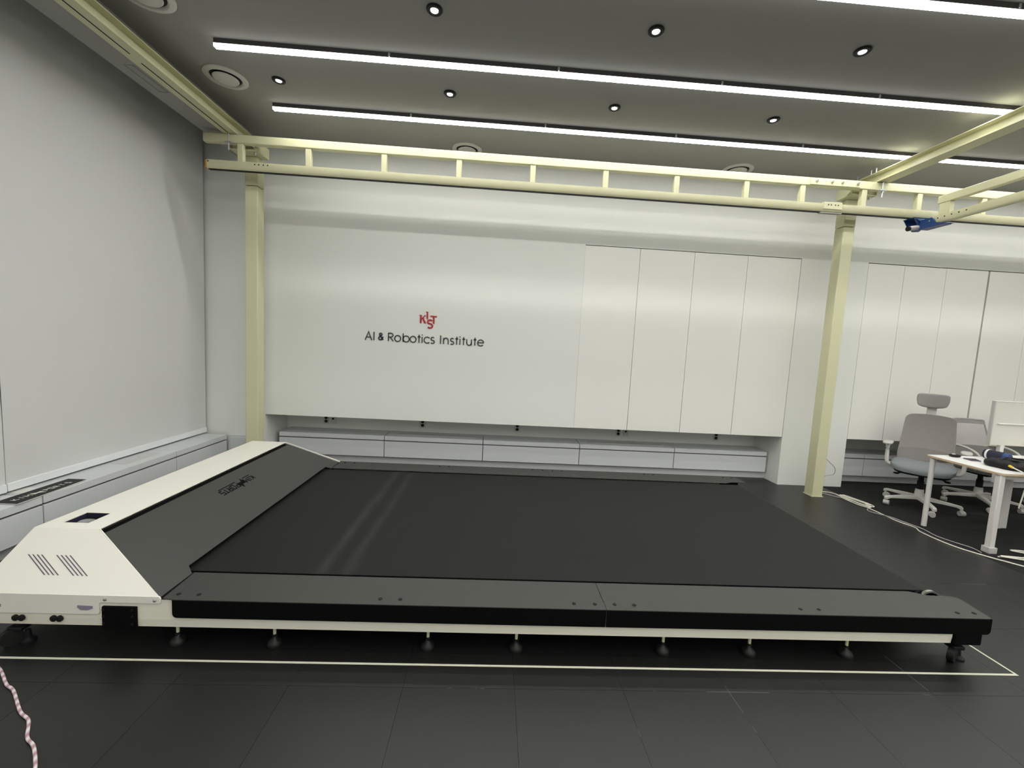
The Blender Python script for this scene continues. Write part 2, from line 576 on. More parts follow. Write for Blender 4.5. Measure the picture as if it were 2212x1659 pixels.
for i in range(5):
    cabinet_back(cx[i], cx[i + 1], 5.25, YR, 0.36, lab[i], 'low cabinets in the back wall recess', i in (1, 3))
lab = ('narrow low cabinet right of the pier behind the headrest chair',
       'wide low cabinet in the recess behind the headrest chair',
       'low cabinet in the recess behind the desk partition at the right picture edge')
cx = (4.492, 4.955, 6.19, 7.425)
for i in range(3):
    cabinet_back(cx[i], cx[i + 1], 5.25, YR, 0.385, lab[i], 'low cabinets behind the office chairs', i == 2)

def cabinet_left(y0, y1, label, group, grille=False):
    xf, xb, z1 = -3.06, XL, 0.36
    t = thing('low_cabinet', label, 'cabinet', ((xf + xb) / 2, (y0 + y1) / 2, 0.085), group)
    a, b = y0 + 0.005, y1 - 0.005
    mk('body', B(xb + 0.002, xf - 0.021, y0 + 0.002, y1 - 0.002, 0.085, z1 - 0.057), SLOT, t)  # dark colour stands in for the shade in the lid gap
    mk('front_panel', B(xf - 0.019, xf, a, b, 0.092, z1 - 0.069), CAB, t, bevel=0.002)
    mk('lid', B(xb + 0.003, xf + 0.001, a, b, z1 - 0.056, z1), CAB, t, bevel=0.004)
    if grille:
        mk('grille', B(xf - 0.20, xf - 0.08, a + 0.75, b - 0.08, z1, z1 + 0.003), PLINTH, t)
    return t
for (a, b, l, gr) in ((-0.73, 0.50, 'low cabinet along the left wall beside the photographer', False),
                  (0.50, 1.733, 'low cabinet along the left wall left of the picture edge', False),
                  (1.733, 2.966, 'low left wall cabinet at the picture edge, under the near end of the sign plate', False),
                  (2.966, 4.199, 'low cabinet along the left wall behind the treadmill hood, middle one', True),
                  (4.199, 4.985, 'short low cabinet along the left wall nearest the room corner', False)):
    cabinet_left(a, b, l, 'low cabinets along the left wall', gr)
t = thing('corner_cabinet', 'small low corner cabinet between left wall cabinets and left cream column', 'cabinet', (-2.86, 5.01, 0))
mk('body', B(-3.055, -2.66, 5.0, YW - 0.001, 0, 0.352), CAB, t, bevel=0.002)
mk('front_panel', B(-3.03, -2.69, 4.992, 5.0, 0.03, 0.325), CAB, t, bevel=0.002)

# ------------------------------------------------------------------ roller blinds on the left wall
t = thing('roller_blind', 'large pale grey fabric blind covering the left wall up to the corner', 'blind', (-3.31, 3.97, 0.40))
mk('fabric', B(-3.312, -3.308, 2.975, 5.0, 0.43, 3.86), BLIND, t)
mk('hem_bar', B(-3.318, -3.296, 2.975, 5.0, 0.375, 0.432), HEM, t, bevel=0.004)
mk('roller', MB().cyl((-3.31, 2.975, 3.865), (-3.31, 5.0, 3.865), 0.03), HEM, t)
t = thing('roller_blind', 'pale grey fabric blind at the left picture edge, with dark gap beside it', 'blind', (-3.31, 0.5, 0.40))
f = lambda u, v, w: (w, u, v)
mk('fabric', MB().prism([(-2.5, 0.43), (2.966, 0.43), (2.964, 0.9), (2.928, 3.86), (-2.5, 3.86)], f, -3.305, -3.301), BLIND, t)
mk('hem_bar', B(-3.312, -3.29, -2.5, 2.966, 0.375, 0.432), HEM, t, bevel=0.004)
mk('roller', MB().cyl((-3.303, -2.5, 3.865), (-3.303, 2.9, 3.865), 0.03), HEM, t)
mk('blind_gap_dark', B(XL, XL + 0.02, 2.7, 3.2, 0.5, 3.85), BLACKP, bpy.data.objects['wall_left'])  # black sheet painting in the dark behind the gap between the blinds

# ------------------------------------------------------------------ power outlets in the recess
def outlet(x, z, label, kind, group, y=YR):
    t = thing('power_outlet' if kind == 'p' else 'network_outlet', label, 'outlet', (x, y, z), group)
    mk('cover_plate', B(x - 0.036, x + 0.036, y - 0.008, y, z - 0.058, z + 0.058), OUTW, t, bevel=0.003)
    if kind == 'p':
        for dz in (-0.024, 0.024):
            mk('socket', MB().cyl((x, y - 0.010, z + dz), (x, y - 0.004, z + dz), 0.021, n=20), BLACK, t)
    else:
        mk('jack', B(x - 0.013, x + 0.013, y - 0.010, y - 0.004, z + 0.0, z + 0.024), BLACK, t)
g1 = 'double sockets in the back wall recess'
outlet(-2.153, 0.475, 'double power socket in the recess beside the left column', 'p', g1)
outlet(-2.064, 0.475, 'small data socket in the recess beside the left column', 'n', 'data sockets in the recess')
outlet(-0.895, 0.475, 'double power socket in the recess left of and below the wall lettering centre', 'p', g1)
outlet(0.366, 0.475, 'double power socket in the middle of the recess right of the lettering', 'p', g1)
outlet(1.743, 0.475, 'double power socket in the recess below the first tall panel', 'p', g1)
outlet(1.845, 0.475, 'small data socket in the recess below the first tall panels', 'n', 'data sockets in the recess')
outlet(3.105, 0.475, 'double power socket in the recess below the panel nearest the pier', 'p', g1)
t = thing('power_outlet', 'black socket high in the recess left of the headrest chair', 'outlet', (4.60, YR, 0.52))
mk('cover_plate', B(4.56, 4.64, YR - 0.01, YR, 0.45, 0.58), BLACK, t, bevel=0.003)
mk('socket', MB().cyl((4.60, YR - 0.014, 0.50), (4.60, YR - 0.006, 0.50), 0.022), RUBBER, t)

# ------------------------------------------------------------------ lettering
def stroke(g, pts, w, fn, d0, d1, closed=False):
    """flat stroke of width w along a 2-D polyline, mitred, extruded from depth d0 to d1 by fn(u, v, d)"""
    P = [Vector((p[0], p[1])) for p in pts]
    n = len(P)
    Lf, Rt = [], []
    for i in range(n):
        if closed:
            a, b, c = P[i - 1], P[i], P[(i + 1) % n]
        else:
            a, b, c = P[max(i - 1, 0)], P[i], P[min(i + 1, n - 1)]
        d1_ = (b - a) if (b - a).length > 1e-9 else (c - b)
        d2_ = (c - b) if (c - b).length > 1e-9 else (b - a)
        d1_, d2_ = d1_.normalized(), d2_.normalized()
        n1, n2 = Vector((-d1_.y, d1_.x)), Vector((-d2_.y, d2_.x))
        mm = (n1 + n2)
        mm = mm.normalized() if mm.length > 1e-6 else n1
        k = min(1.0 / max(mm.dot(n1), 0.35), 2.0)
        Lf.append(b + mm * (w / 2 * k))
        Rt.append(b - mm * (w / 2 * k))
    vs, fs = [], []
    for i in range(n):
        vs += [fn(Lf[i].x, Lf[i].y, d0), fn(Rt[i].x, Rt[i].y, d0), fn(Rt[i].x, Rt[i].y, d1), fn(Lf[i].x, Lf[i].y, d1)]
    for i in range(n if closed else n - 1):
        a, b = 4 * i, 4 * ((i + 1) % n)
        for k in range(4):
            fs.append((a + k, a + (k + 1) % 4, b + (k + 1) % 4, b + k))
    if not closed:
        fs += [(3, 2, 1, 0), tuple(4 * (n - 1) + k for k in range(4))]
    g.add(vs, fs)

def arc(cx, cy, rx, ry, a0, a1, n=14):
    return [(cx + rx * math.cos(math.radians(a0 + (a1 - a0) * i / n)), cy + ry * math.sin(math.radians(a0 + (a1 - a0) * i / n))) for i in range(n + 1)]

GL = {   # strokes in a box of width 1; heights in units of the cap height
    'A': [[(0.0, 0), (0.5, 1), (1.0, 0)], [(0.19, 0.36), (0.81, 0.36)]],
    'I': [[(0.5, 0), (0.5, 1)]],
    'R': [[(0.08, 0), (0.08, 0.96)], [(0.08, 0.95), (0.5, 0.95)] + arc(0.5, 0.72, 0.42, 0.23, 90, -90) + [(0.08, 0.49)], [(0.42, 0.49), (1.0, 0.0)]],
    'o': [('c', arc(0.5, 0.36, 0.47, 0.36, 0, 360, 28)[:-1])],
    'b': [[(0.05, 0), (0.05, 1.0)], ('c', arc(0.52, 0.36, 0.46, 0.36, 0, 360, 28)[:-1])],
    't': [[(0.5, 0), (0.5, 0.95)], [(0.05, 0.70), (0.95, 0.70)]],
    'i': [[(0.5, 0), (0.5, 0.72)], [(0.5, 0.88), (0.5, 1.0)]],
    'c': [arc(0.56, 0.36, 0.52, 0.36, 42, 318, 22)],
    's': [arc(0.5, 0.545, 0.42, 0.185, 35, 270, 14) + arc(0.5, 0.18, 0.46, 0.18, 90, -145, 14)],
    'n': [[(0.08, 0), (0.08, 0.72)], [(0.08, 0.36)] + arc(0.5, 0.40, 0.42, 0.32, 180, 0, 14) + [(0.92, 0)]],
    'u': [[(0.08, 0.72), (0.08, 0.32)] + arc(0.5, 0.33, 0.42, 0.33, 180, 360, 14) + [(0.92, 0.72)], [(0.92, 0.4), (0.92, 0)]],
    'e': [[(0.05, 0.38), (0.95, 0.38)], arc(0.5, 0.36, 0.47, 0.36, 3, 322, 24)],
    '&': [arc(0.45, 0.80, 0.24, 0.18, -50, 240, 14) + [(0.95, 0.0)], [(0.60, 0.665)] + [(0.35, 0.52)] + arc(0.40, 0.25, 0.36, 0.25, 120, 330, 14) + [(0.95, 0.48)]],
    'K': [[(0.1, 0), (0.1, 1)], [(0.9, 1), (0.15, 0.48)], [(0.35, 0.62), (0.95, 0)]],
    'M': [[(0.06, 0), (0.06, 1), (0.5, 0.35), (0.94, 1), (0.94, 0)]],
    'P': [[(0.1, 0), (0.1, 1), (0.9, 1), (0.9, 0.48), (0.1, 0.48)]],
    'O': [('c', [(0.08, 0), (0.92, 0), (0.92, 1), (0.08, 1)])],
    'Rq': [[(0.1, 0), (0.1, 1), (0.9, 1), (0.9, 0.5), (0.1, 0.5)], [(0.45, 0.5), (0.95, 0)]],
    'T': [[(0.0, 0.95), (1.0, 0.95)], [(0.5, 0.95), (0.5, 0)]],
    'S': [[(0.92, 0.97), (0.08, 0.97), (0.08, 0.5), (0.92, 0.5), (0.92, 0.03), (0.08, 0.03)]],
}
def glyph(ch, x0, x1, z0, hgt, w, fn, d0, d1):
    g = MB()
    for st in GL[ch]:
        closed = isinstance(st, tuple)
        pts = st[1] if closed else st
        stroke(g, [(x0 + (x1 - x0) * u, z0 + hgt * v) for u, v in pts], w, fn, d0, d1, closed)
    return g
fw = lambda u, v, d: (u, YW - d, v)
t = thing('wall_lettering', 'raised dark grey wall lettering AI & Robotics Institute', 'sign', (-0.815, YW, 1.545))
z0, cap, sw = 1.543, 0.098, 0.0125
row = [('A', -1.507, -1.431), ('I', -1.4135, -1.4005), ('&', -1.353, -1.298), ('R', -1.244, -1.182), ('o', -1.168, -1.095), ('b', -1.072, -0.996),
       ('o', -0.989, -0.916), ('t', -0.902, -0.864), ('i', -0.853, -0.841), ('c', -0.826, -0.758), ('s', -0.746, -0.702),
       ('I', -0.6375, -0.6245), ('n', -0.600, -0.536), ('s', -0.517, -0.474), ('t', -0.460, -0.422), ('i', -0.4095, -0.3975), ('t', -0.379, -0.341),
       ('u', -0.328, -0.263), ('t', -0.245, -0.207), ('e', -0.196, -0.121)]
for ch, a, b in row:
    if ch == '&':
        mk('ampersand', glyph(ch, a, b, z0 + 0.010, 0.078, 0.016, fw, 0.0, 0.008), CHARC, t)
    else:
        mk('letter', glyph(ch, a, b, z0, cap, sw, fw, 0.0, 0.008), CHARC, t)

t = thing('wall_emblem', 'raised red emblem of staggered letters KIST above the grey lettering', 'sign', (-0.787, YW, 1.81))
def polys(ps):
    g = MB()
    for p in ps:
        g.prism(p, lambda u, v, w: (u, YW - w, v), 0.0, 0.010)
    return g
mk('letter', polys([[(-0.886, 1.868), (-0.858, 1.866), (-0.860, 1.774), (-0.879, 1.774), (-0.879, 1.858), (-0.887, 1.860)],
                    [(-0.826, 1.868), (-0.813, 1.868), (-0.846, 1.826), (-0.858, 1.818), (-0.858, 1.828)],
                    [(-0.852, 1.828), (-0.840, 1.838), (-0.806, 1.774), (-0.832, 1.772)]]), RED, t)
mk('letter', polys([[(-0.813, 1.909), (-0.786, 1.908), (-0.785, 1.822), (-0.803, 1.822), (-0.804, 1.898), (-0.814, 1.902)]]), RED, t)
gS = MB()
stroke(gS, arc(-0.760, 1.7905, 0.028, 0.023, 40, 225, 12) + [(-0.752, 1.770)] + arc(-0.762, 1.745, 0.030, 0.023, 50, -140, 14), 0.0185, fw, 0.0, 0.010)
mk('letter', gS, RED, t)
mk('letter', polys([[(-0.762, 1.866), (-0.684, 1.864), (-0.685, 1.851), (-0.711, 1.852), (-0.709, 1.773), (-0.728, 1.773), (-0.730, 1.852), (-0.757, 1.852)]]), RED, t)

# ------------------------------------------------------------------ ceiling: linear lamps, downlights, air diffusers
ZB = 3.635
SEG = 1.275
def lamp_row(y, x0, n, label):
    t = thing('linear_lamp', label, 'lamp', (x0 + n * SEG / 2, y, ZC), 'continuous rows of linear ceiling lamps')
    hw = 0.020
    for k in range(n):
        a, b = x0 + k * SEG, x0 + (k + 1) * SEG - 0.004
        o = mk('diffuser', B(a, b, y - hw, y + hw, ZB, ZB + 0.020), LED, t, smooth=False)
        o.data.materials.append(LEDS)
        for p in o.data.polygons:
            p.material_index = 0 if p.normal.z < -0.5 else 1
        mk('housing', B(a, b, y - hw + 0.001, y + hw - 0.001, ZB + 0.020, ZC), ALU, t)
        if k:
            mk('joint_clip', B(a - 0.010, a + 0.006, y - hw - 0.003, y + hw + 0.003, ZB + 0.026, ZB + 0.05), STEEL, t)
    return t
rows = [(3.41, 'long glowing linear ceiling lamp, middle row across the picture'),
        (4.24, 'long glowing linear ceiling lamp nearest the back wall, behind the gantry rail'),
        (2.52, 'glowing linear ceiling lamp cut by the top right picture corner'),
        (1.64, 'linear ceiling lamp overhead, just out of the picture'),
        (0.76, 'linear ceiling lamp straight above the photographer'),
        (-0.12, 'unseen linear lamp added for frontal light, just behind the photographer'),  # rows from here back are unseen, added for more frontal light
        (-1.00, 'unseen linear lamp added for frontal light, second row behind the photographer'),
        (-1.88, 'unseen linear lamp added for frontal light, third row behind the photographer'),
        (-2.76, 'unseen linear lamp added for frontal light, fourth row behind the photographer'),
        (-3.64, 'unseen linear lamp added for frontal light, fifth row behind the photographer'),
        (-4.52, 'unseen linear lamp added for frontal light, sixth row behind the photographer'),
        (-5.40, 'unseen linear lamp added for frontal light, seventh row behind the photographer')]
for y, l in rows:
    lamp_row(y, -2.158, 8, l)

def downlight(x, y, label):
    t = thing('downlight', label, 'downlight', (x, y, ZC), 'small round recessed downlights')
    mk('trim_ring', MB().lathe([(0.052, 0.0), (0.052, -0.006), (0.047, -0.012), (0.029, -0.012), (0.025, -0.004), (0.025, 0.0)], (x, y, ZC)), BLACK, t)
    mk('reflector', MB().lathe([(0.0245, -0.011), (0.0205, -0.0115), (0.017, -0.006), (0.017, -0.003), (0.0245, -0.003)], (x, y, ZC), n=28), SPOT, t)
    mk('lens', MB().lathe([(0.0, -0.008), (0.013, -0.0075), (0.0175, -0.004)], (x, y, ZC), n=20), SPOTDIM, t)
for x, y, l in ((-0.487, 2.94, 'small downlight at the top edge of the photo, leftmost of the front three'),
                (0.97, 2.95, 'small downlight near the top edge of the photo, middle of the front three'),
                (2.41, 2.965, 'small downlight near the top right, rightmost of the front three'),
                (-1.92, 3.855, 'small downlight beside the round air vent left of the lamp rows'),
                (-0.482, 3.85, 'small downlight between the two lamp rows, second from the left'),
                (0.953, 3.86, 'small downlight between the two lamp rows, third from the left'),
                (2.385, 3.85, 'small downlight between the two lamp rows, rightmost')):
    downlight(x, y, l)

def diffuser(x, y, label):
    t = thing('air_vent', label, 'vent', (x, y, ZC), 'round ceiling air vents')
    mk('rim', MB().lathe([(0.165, 0.0), (0.165, -0.008), (0.155, -0.016), (0.128, -0.018), (0.120, -0.012), (0.116, -0.002), (0.116, 0.0)], (x, y, ZC), n=48), VENTW, t)
    mk('throat', MB().lathe([(0.117, -0.002), (0.05, -0.001), (0.05, 0.0)], (x, y, ZC), n=40), BLACK, t)
    mk('centre_disc', MB().lathe([(0.0, -0.030), (0.070, -0.029), (0.092, -0.024), (0.098, -0.016), (0.090, -0.012), (0.0, -0.012)], (x, y, ZC), n=48), VENTW, t)
diffuser(-2.365, 3.875, 'round white ceiling air vent left of the lamp rows, above the left beam')
diffuser(-2.345, 3.015, 'round white ceiling air vent cut by the top picture edge')
diffuser(-0.40, 4.875, 'round white ceiling air vent half hidden by the gantry rail, left one')
diffuser(2.665, 4.875, 'round white ceiling air vent half hidden by the gantry rail, right one')

# ------------------------------------------------------------------ overhead crane: columns, beams, runway rail, bridge rail
def support(xc, xb, label):
    t = thing('crane_support', label, 'support frame', (xc, 4.68, 0), 'cream steel supports of the overhead crane')
    h = 0.0635
    y0, y1 = 4.62, 4.747
    mk('column', B(xc - h, xc + h, y0, y1, 0.004, 3.06), CREAM, t, bevel=0.007, seg=3)
    mk('column_head', B(xc - h - 0.0015, xc + h + 0.0015, y0 - 0.0015, y1 + 0.0015, 3.066, 3.352), CREAM, t, bevel=0.007, seg=3)
    mk('base_plate', B(xc - h - 0.007, xc + h + 0.007, y0 - 0.007, y1 + 0.007, 0, 0.008), CREAM, t)
    # cap: a short channel lying along y under the beam
    xa, xz = xc - 0.13, xc + 0.14
    g = MB()
    g.box(xa, xz, 4.478, 4.70, 3.352, 3.362)
    g.box(xa, xa + 0.008, 4.478, 4.70, 3.362, 3.458)
    g.box(xz - 0.008, xz, 4.478, 4.70, 3.362, 3.458)
    g.box(xa + 0.008, xz - 0.008, 4.692, 4.70, 3.362, 3.458)
    mk('cap_channel', g, CREAM, t)
    mk('cap_bolt', MB().cyl((xc + 0.095, 4.52, 3.325), (xc + 0.095, 4.52, 3.352), 0.011, n=6), STEEL, t)
    w = 0.066
    zb, zt = 3.46, 3.565
    g = MB()
    g.box(xb - w, xb + w, -2.5, 4.80, zb, zb + 0.008)
    g.box(xb - w, xb + w, -2.5, 4.80, zt - 0.008, zt)
    g.box(xb - 0.004, xb + 0.004, -2.5, 4.80, zb + 0.008, zt - 0.008)
    mk('beam', g, CREAM, t)
    return t
t = support(-2.575, -2.643, 'cream steel column at the left with its I-beam running along the left wall')
for a, b in ((-2.4, 3.27), (3.37, 4.36)):
    mk('seam_strip', B(-2.655, -2.648, a, b, 3.4575, 3.4605), BLACK, t)
t = support(3.847, 3.957, 'cream steel column at the right with its I-beam running to the top right')
for y in (4.66, 4.49, 4.43):
    mk('clamp_rod', MB().cyl((3.905, y, 3.54), (3.905, y, 3.615), 0.005, n=8), STEEL, t)

t = thing('runway_rail', 'long cream ladder-like crane rail running along the back wall', 'crane rail', (2.0, 4.42, 3.12))
yr0, yr1 = 4.39, 4.45
mk('upper_chord', B(-2.905, 7.6, yr0, yr1, 3.377, 3.459), CREAM, t, bevel=0.008, seg=3)
# lower chord: closed track profile with a slot below
prof = [(0.0, 3.208), (0.0, 3.150), (0.010, 3.132), (0.022, 3.124), (0.022, 3.140), (0.038, 3.140), (0.038, 3.124), (0.050, 3.132), (0.060, 3.150), (0.060, 3.208)]
mk('lower_chord', MB().prism(prof, lambda u, v, w: (w, yr0 + u, v), -2.868, 7.6), CREAM, t)
mk('track_slot', B(-2.86, 7.5, yr0 + 0.014, yr1 - 0.014, 3.1225, 3.1345), BLACK, t)
mk('end_cap', B(-2.886, -2.868, yr0 + 0.002, yr1 - 0.002, 3.13, 3.206), ORANGE, t, bevel=0.003)
for x in (-2.555, -1.907, -1.172, -0.433, 0.307, 1.049, 1.785, 2.52, 3.118, 3.782, 4.39, 5.11, 5.85, 6.59):
    mk('stud', B(x - 0.027, x + 0.027, yr0 + 0.006, yr1 - 0.006, 3.208, 3.377), CREAM, t, bevel=0.005, seg=2)
sp = mk('upper_splice_plate', B(3.175, 3.712, yr0 - 0.010, yr0, 3.384, 3.452), CREAM, t, bevel=0.002)
for x in (3.239, 3.404, 3.514, 3.678):
    mk('bolt', MB().cyl((x, yr0 - 0.030, 3.42), (x, yr0 - 0.010, 3.42), 0.011, n=6), STEEL, sp)
sp = mk('lower_splice_sleeve', B(3.348, 3.545, yr0 - 0.008, yr1 + 0.008, 3.150, 3.222), CREAM, t, bevel=0.003)
mk('splice_shoe', B(3.33, 3.56, yr0 + 0.008, yr1 - 0.008, 3.116, 3.1235), CASTER, sp)
for x in (3.395, 3.425, 3.470, 3.500):
    mk('hole', MB().cyl((x, yr0 - 0.0095, 3.193), (x, yr0 - 0.0075, 3.193), 0.0065, n=12), BLACK, sp)
for x in (-2.413, -2.374, -2.33, -2.29, -2.855):
    mk('hole', MB().cyl((x, yr0 - 0.0015, 3.188 if x > -2.8 else 3.192), (x, yr0 + 0.0005, 3.188 if x > -2.8 else 3.192), 0.0065, n=12), BLACK, t)
for x in (-2.648, 3.948):
    cl = mk('beam_clamp', B(x - 0.035, x + 0.03, yr0 - 0.035, yr0 + 0.0, 3.363, 3.376), STEEL, t, bevel=0.002)
    mk('threaded_rod', MB().cyl((x, yr0 - 0.018, 3.30), (x, yr0 - 0.018, 3.459), 0.006, n=10), STEEL, cl)
    mk('nut', MB().cyl((x, yr0 - 0.018, 3.345), (x, yr0 - 0.018, 3.362), 0.012, n=6), STEEL, cl)

# bridge rail hung under the runway, running towards the camera on the right
bx0, bx1 = 4.405, 4.462
t = thing('bridge_rail', 'cream crane bridge rail at the upper right, coming towards the camera', 'crane rail', (4.40, 2.0, 2.99))
mk('upper_chord', B(bx0, bx1, -2.0, 4.225, 3.212, 3.288), CREAM, t, bevel=0.007, seg=3)
prof = [(0.0, 3.098), (0.0, 3.040), (0.010, 3.024), (0.021, 3.018), (0.036, 3.018), (0.047, 3.024), (0.057, 3.040), (0.057, 3.098)]
mk('lower_chord', MB().prism(prof, lambda u, v, w: (bx0 + u, w, v), -2.0, 4.235), CREAM, t)
for y in (4.16, 3.36, 2.6, 1.85):
    mk('stud', B(bx0 + 0.004, bx1 - 0.004, y - 0.055, y + 0.045, 3.098, 3.212), CREAM, t, bevel=0.004)
for y in (4.20, 4.135, 4.07, 4.005, 3.94):
    mk('hole', MB().cyl((bx0 - 0.0015, y, 3.072), (bx0 + 0.0005, y, 3.072), 0.0065, n=12), BLACK, t)

t = thing('rail_trolley', 'blue trolley hanging under the runway rail and holding the bridge rail end', 'trolley', (4.40, 4.35, 3.0))
poly = [(4.315, 3.122), (4.56, 3.122), (4.55, 3.055), (4.50, 3.012), (4.43, 3.006), (4.365, 3.050)]
g = MB()
g.prism(poly, lambda u, v, w: (u, w, v), 4.362, 4.368)
g.prism(poly, lambda u, v, w: (u, w, v), 4.472, 4.478)
g.box(4.315, 4.56, 4.362, 4.478, 3.1155, 3.1215)
mk('side_plate', g, BLUE, t)
mk('front_rib', MB().prism([(4.335, 3.105), (4.545, 3.105), (4.53, 3.066), (4.40, 3.066)], lambda u, v, w: (u, w, v), 4.352, 4.362), BLUE, t, bevel=0.003)
mk('hanger', MB().hexa([(4.385, 4.13, 2.996), (4.482, 4.13, 2.996), (4.482, 4.362, 2.996), (4.385, 4.362, 2.996)],
                       [(4.385, 4.13, 3.012), (4.482, 4.13, 3.012), (4.482, 4.362, 3.012), (4.385, 4.362, 3.012)]), BLUE, t, bevel=0.002)
for xa in (4.386, 4.470):
    mk('saddle', MB().prism([(4.10, 3.00), (4.362, 3.00), (4.362, 3.09), (4.24, 3.09), (4.20, 3.03)], lambda u, v, w: (w, u, v), xa, xa + 0.010), BLUE, t)
mk('saddle_bolt', MB().cyl((4.382, 4.26, 3.06), (4.387, 4.26, 3.06), 0.008, n=8), STEEL, t)
mk('bumper', MB().cyl((4.292, 4.38, 3.008), (4.385, 4.38, 3.026), 0.024, n=16), CASTER, t)
mk('bumper_tip', MB().cyl((4.280, 4.38, 3.0055), (4.294, 4.38, 3.0085), 0.026, n=16), BLACK, t)

# ------------------------------------------------------------------ the treadmill
TM = thing('treadmill', 'very large wide treadmill with black belt, white drive hood and dark side covers', 'treadmill', (0.1, 3.19, 0))
YN, YFAR = 2.0, 4.38
CY = (YN + YFAR) / 2
def mir(y):
    return 2 * CY - y
# side frames
for s in (0, 1):
    ya, yb = (YN, YN + 0.06) if s == 0 else (mir(YN + 0.06), mir(YN))
    g = MB()
    g.box(-2.45, 2.50, ya, yb, 0.152, 0.255)
    if s == 0:
        g.hexa([(-2.45, ya + 0.004, 0.113), (2.50, ya + 0.004, 0.113), (2.50, yb, 0.113), (-2.45, yb, 0.113)],
               [(-2.45, ya, 0.152), (2.50, ya, 0.152), (2.50, yb, 0.152), (-2.45, yb, 0.152)])
    else:
        g.box(-2.45, 2.50, ya, yb, 0.113, 0.152)
    mk('side_frame', g, FRAMEW, TM)
mk('end_beam', B(-2.45, -2.39, YN + 0.06, mir(YN + 0.06), 0.115, 0.25), FRAMEW, TM)
for x in (-1.2, -0.3, 0.6, 1.5):
    mk('cross_beam', B(x, x + 0.06, YN + 0.06, mir(YN + 0.06), 0.13, 0.19), BLACK, TM)
mk('deck', B(-1.75, 2.50, 2.20, 4.18, 0.19, 0.240), BLACK, TM)
# belt: closed loop round a roller at each end
bz, br = 0.254, 0.070
x0b, x1b = -1.72, 2.585
loop_o, loop_i = [], []
pts = []
for i in range(13):
    a = math.radians(90 - 180 * i / 12)
    pts.append((x1b + br * math.cos(a), bz - br + br * math.sin(a), math.cos(a), math.sin(a)))
for i in range(13):
    a = math.radians(270 - 180 * i / 12)
    pts.append((x0b + br * math.cos(a), bz - br + br * math.sin(a), math.cos(a), math.sin(a)))
vs, fs = [], []
yb0, yb1 = 2.262, 4.142
for (x, z, nx, nz) in pts:
    vs += [(x, yb0, z), (x, yb1, z), (x - nx * 0.005, yb0, z - nz * 0.005), (x - nx * 0.005, yb1, z - nz * 0.005)]
n = len(pts)
for i in range(n):
    a, b = 4 * i, 4 * ((i + 1) % n)
    fs += [(a, a + 1, b + 1, b), (a + 2, b + 2, b + 3, a + 3), (a, b, b + 2, a + 2), (a + 1, a + 3, b + 3, b + 1)]
mk('belt', MB().add(vs, fs), BELT, TM)
rl = mk('roller', MB().cyl((x1b, 2.264, bz - br), (x1b, 4.14, bz - br), br - 0.006, n=32), RUBBER, TM)
for y in (2.250,):
    mk('roller_ring', MB().lathe([(0.064, -0.008), (0.0745, -0.008), (0.0745, 0.008), (0.064, 0.008), (0.064, -0.008)], (x1b + 0.048, y, bz - 0.0685), n=40, axis='y'), CHROME, rl)
# side covers: two lengths on each side, folded sheet with a front lip
ZT = 0.265
def cover(xa, xb_, near, first, last):
    def yy(y):
        return y if near else mir(y)
    g = MB()
    if last:
        plate = [(xa, 1.985), (xb_ - 0.015, 1.985), (xb_, 1.995), (xb_ + 0.022, 2.16), (xb_ + 0.005, 2.185), (2.545, 2.190), (2.47, 2.226), (xa, 2.226)]
    else:
        plate = [(xa, 1.985), (xb_, 1.985), (xb_, 2.226), (xa, 2.226)]
    g.prism(plate, lambda u, v, w: (u, yy(v), w), ZT - 0.004, ZT)
    o = mk('side_cover', g, DKGREY, TM)
    r = 0.022
    xl, xr_ = xa, xb_
    lip = []
    if first:
        lip += [(xl, ZT - 0.004), (xl, 0.172 + r)] + arc(xl + r, 0.172 + r, r, r, 180, 270, 5)
    else:
        lip += [(xl, ZT - 0.004), (xl, 0.172)]
    if last:
        lip += arc(xr_ - r, 0.176 + r, r, r, 270, 360, 5) + [(xr_, ZT - 0.004)]
    else:
        lip += [(xr_, 0.172), (xr_, ZT - 0.004)]
    g = MB().prism(lip, lambda u, v, w: (u, yy(w), v), 1.985, 1.989)
    mk('cover_lip', g, BLACKP, o)
    return o
XS = 0.632
scr = {0: (-1.482, -1.386, -0.506, -0.407, 0.474, 0.582), 1: (0.685, 0.787, 1.675, 1.775, 2.545, 2.64)}
for near in (True, False):
    for k, (a, b) in enumerate(((-1.482, XS - 0.0015), (XS + 0.0015, 2.69))):
        o = cover(a if k else -1.547, b, near, False, k == 1) if False else cover(a, b, near, k == 0, k == 1)
        for x in scr[k]:
            y = 2.030 if near else mir(2.030)
            mk('screw', MB().lathe([(0.010, 0.0), (0.010, 0.002), (0.006, 0.0045), (0.0, 0.005)], (x, y, ZT), n=14), BLACK, o)
# filler of the cover between its lip and the hood
for near in (True, False):
    yy = (lambda y: y) if near else mir
    mk('cover_filler', MB().prism([(-1.530, 1.992), (-1.4825, 1.987), (-1.4825, 2.226), (-1.541, 2.226)], lambda u, v, w: (u, yy(v), w), ZT - 0.004, ZT), DKGREY, TM)
    mk('gap_shade_strip', MB().prism([(-1.60, 2.0), (-1.52, 1.995), (-1.52, 2.24), (-1.60, 2.24)], lambda u, v, w: (u, yy(v), w), ZT - 0.008, ZT - 0.0065), BLACKP, TM)  # painted black to put shade into the gap beside the hood panel

# drive hood
yn0, yn1 = 2.203, 4.178
lo = [(-2.40, 1.994, 0.272), (-1.547, 1.994, 0.272), (-1.547, 4.386, 0.272), (-2.40, 4.386, 0.272)]
hi = [(-2.322, yn0, 0.5), (-2.0, yn0, 0.5), (-2.0, yn1, 0.5), (-2.322, yn1, 0.5)]
th = 0.004
hood = MB()
V = Vector
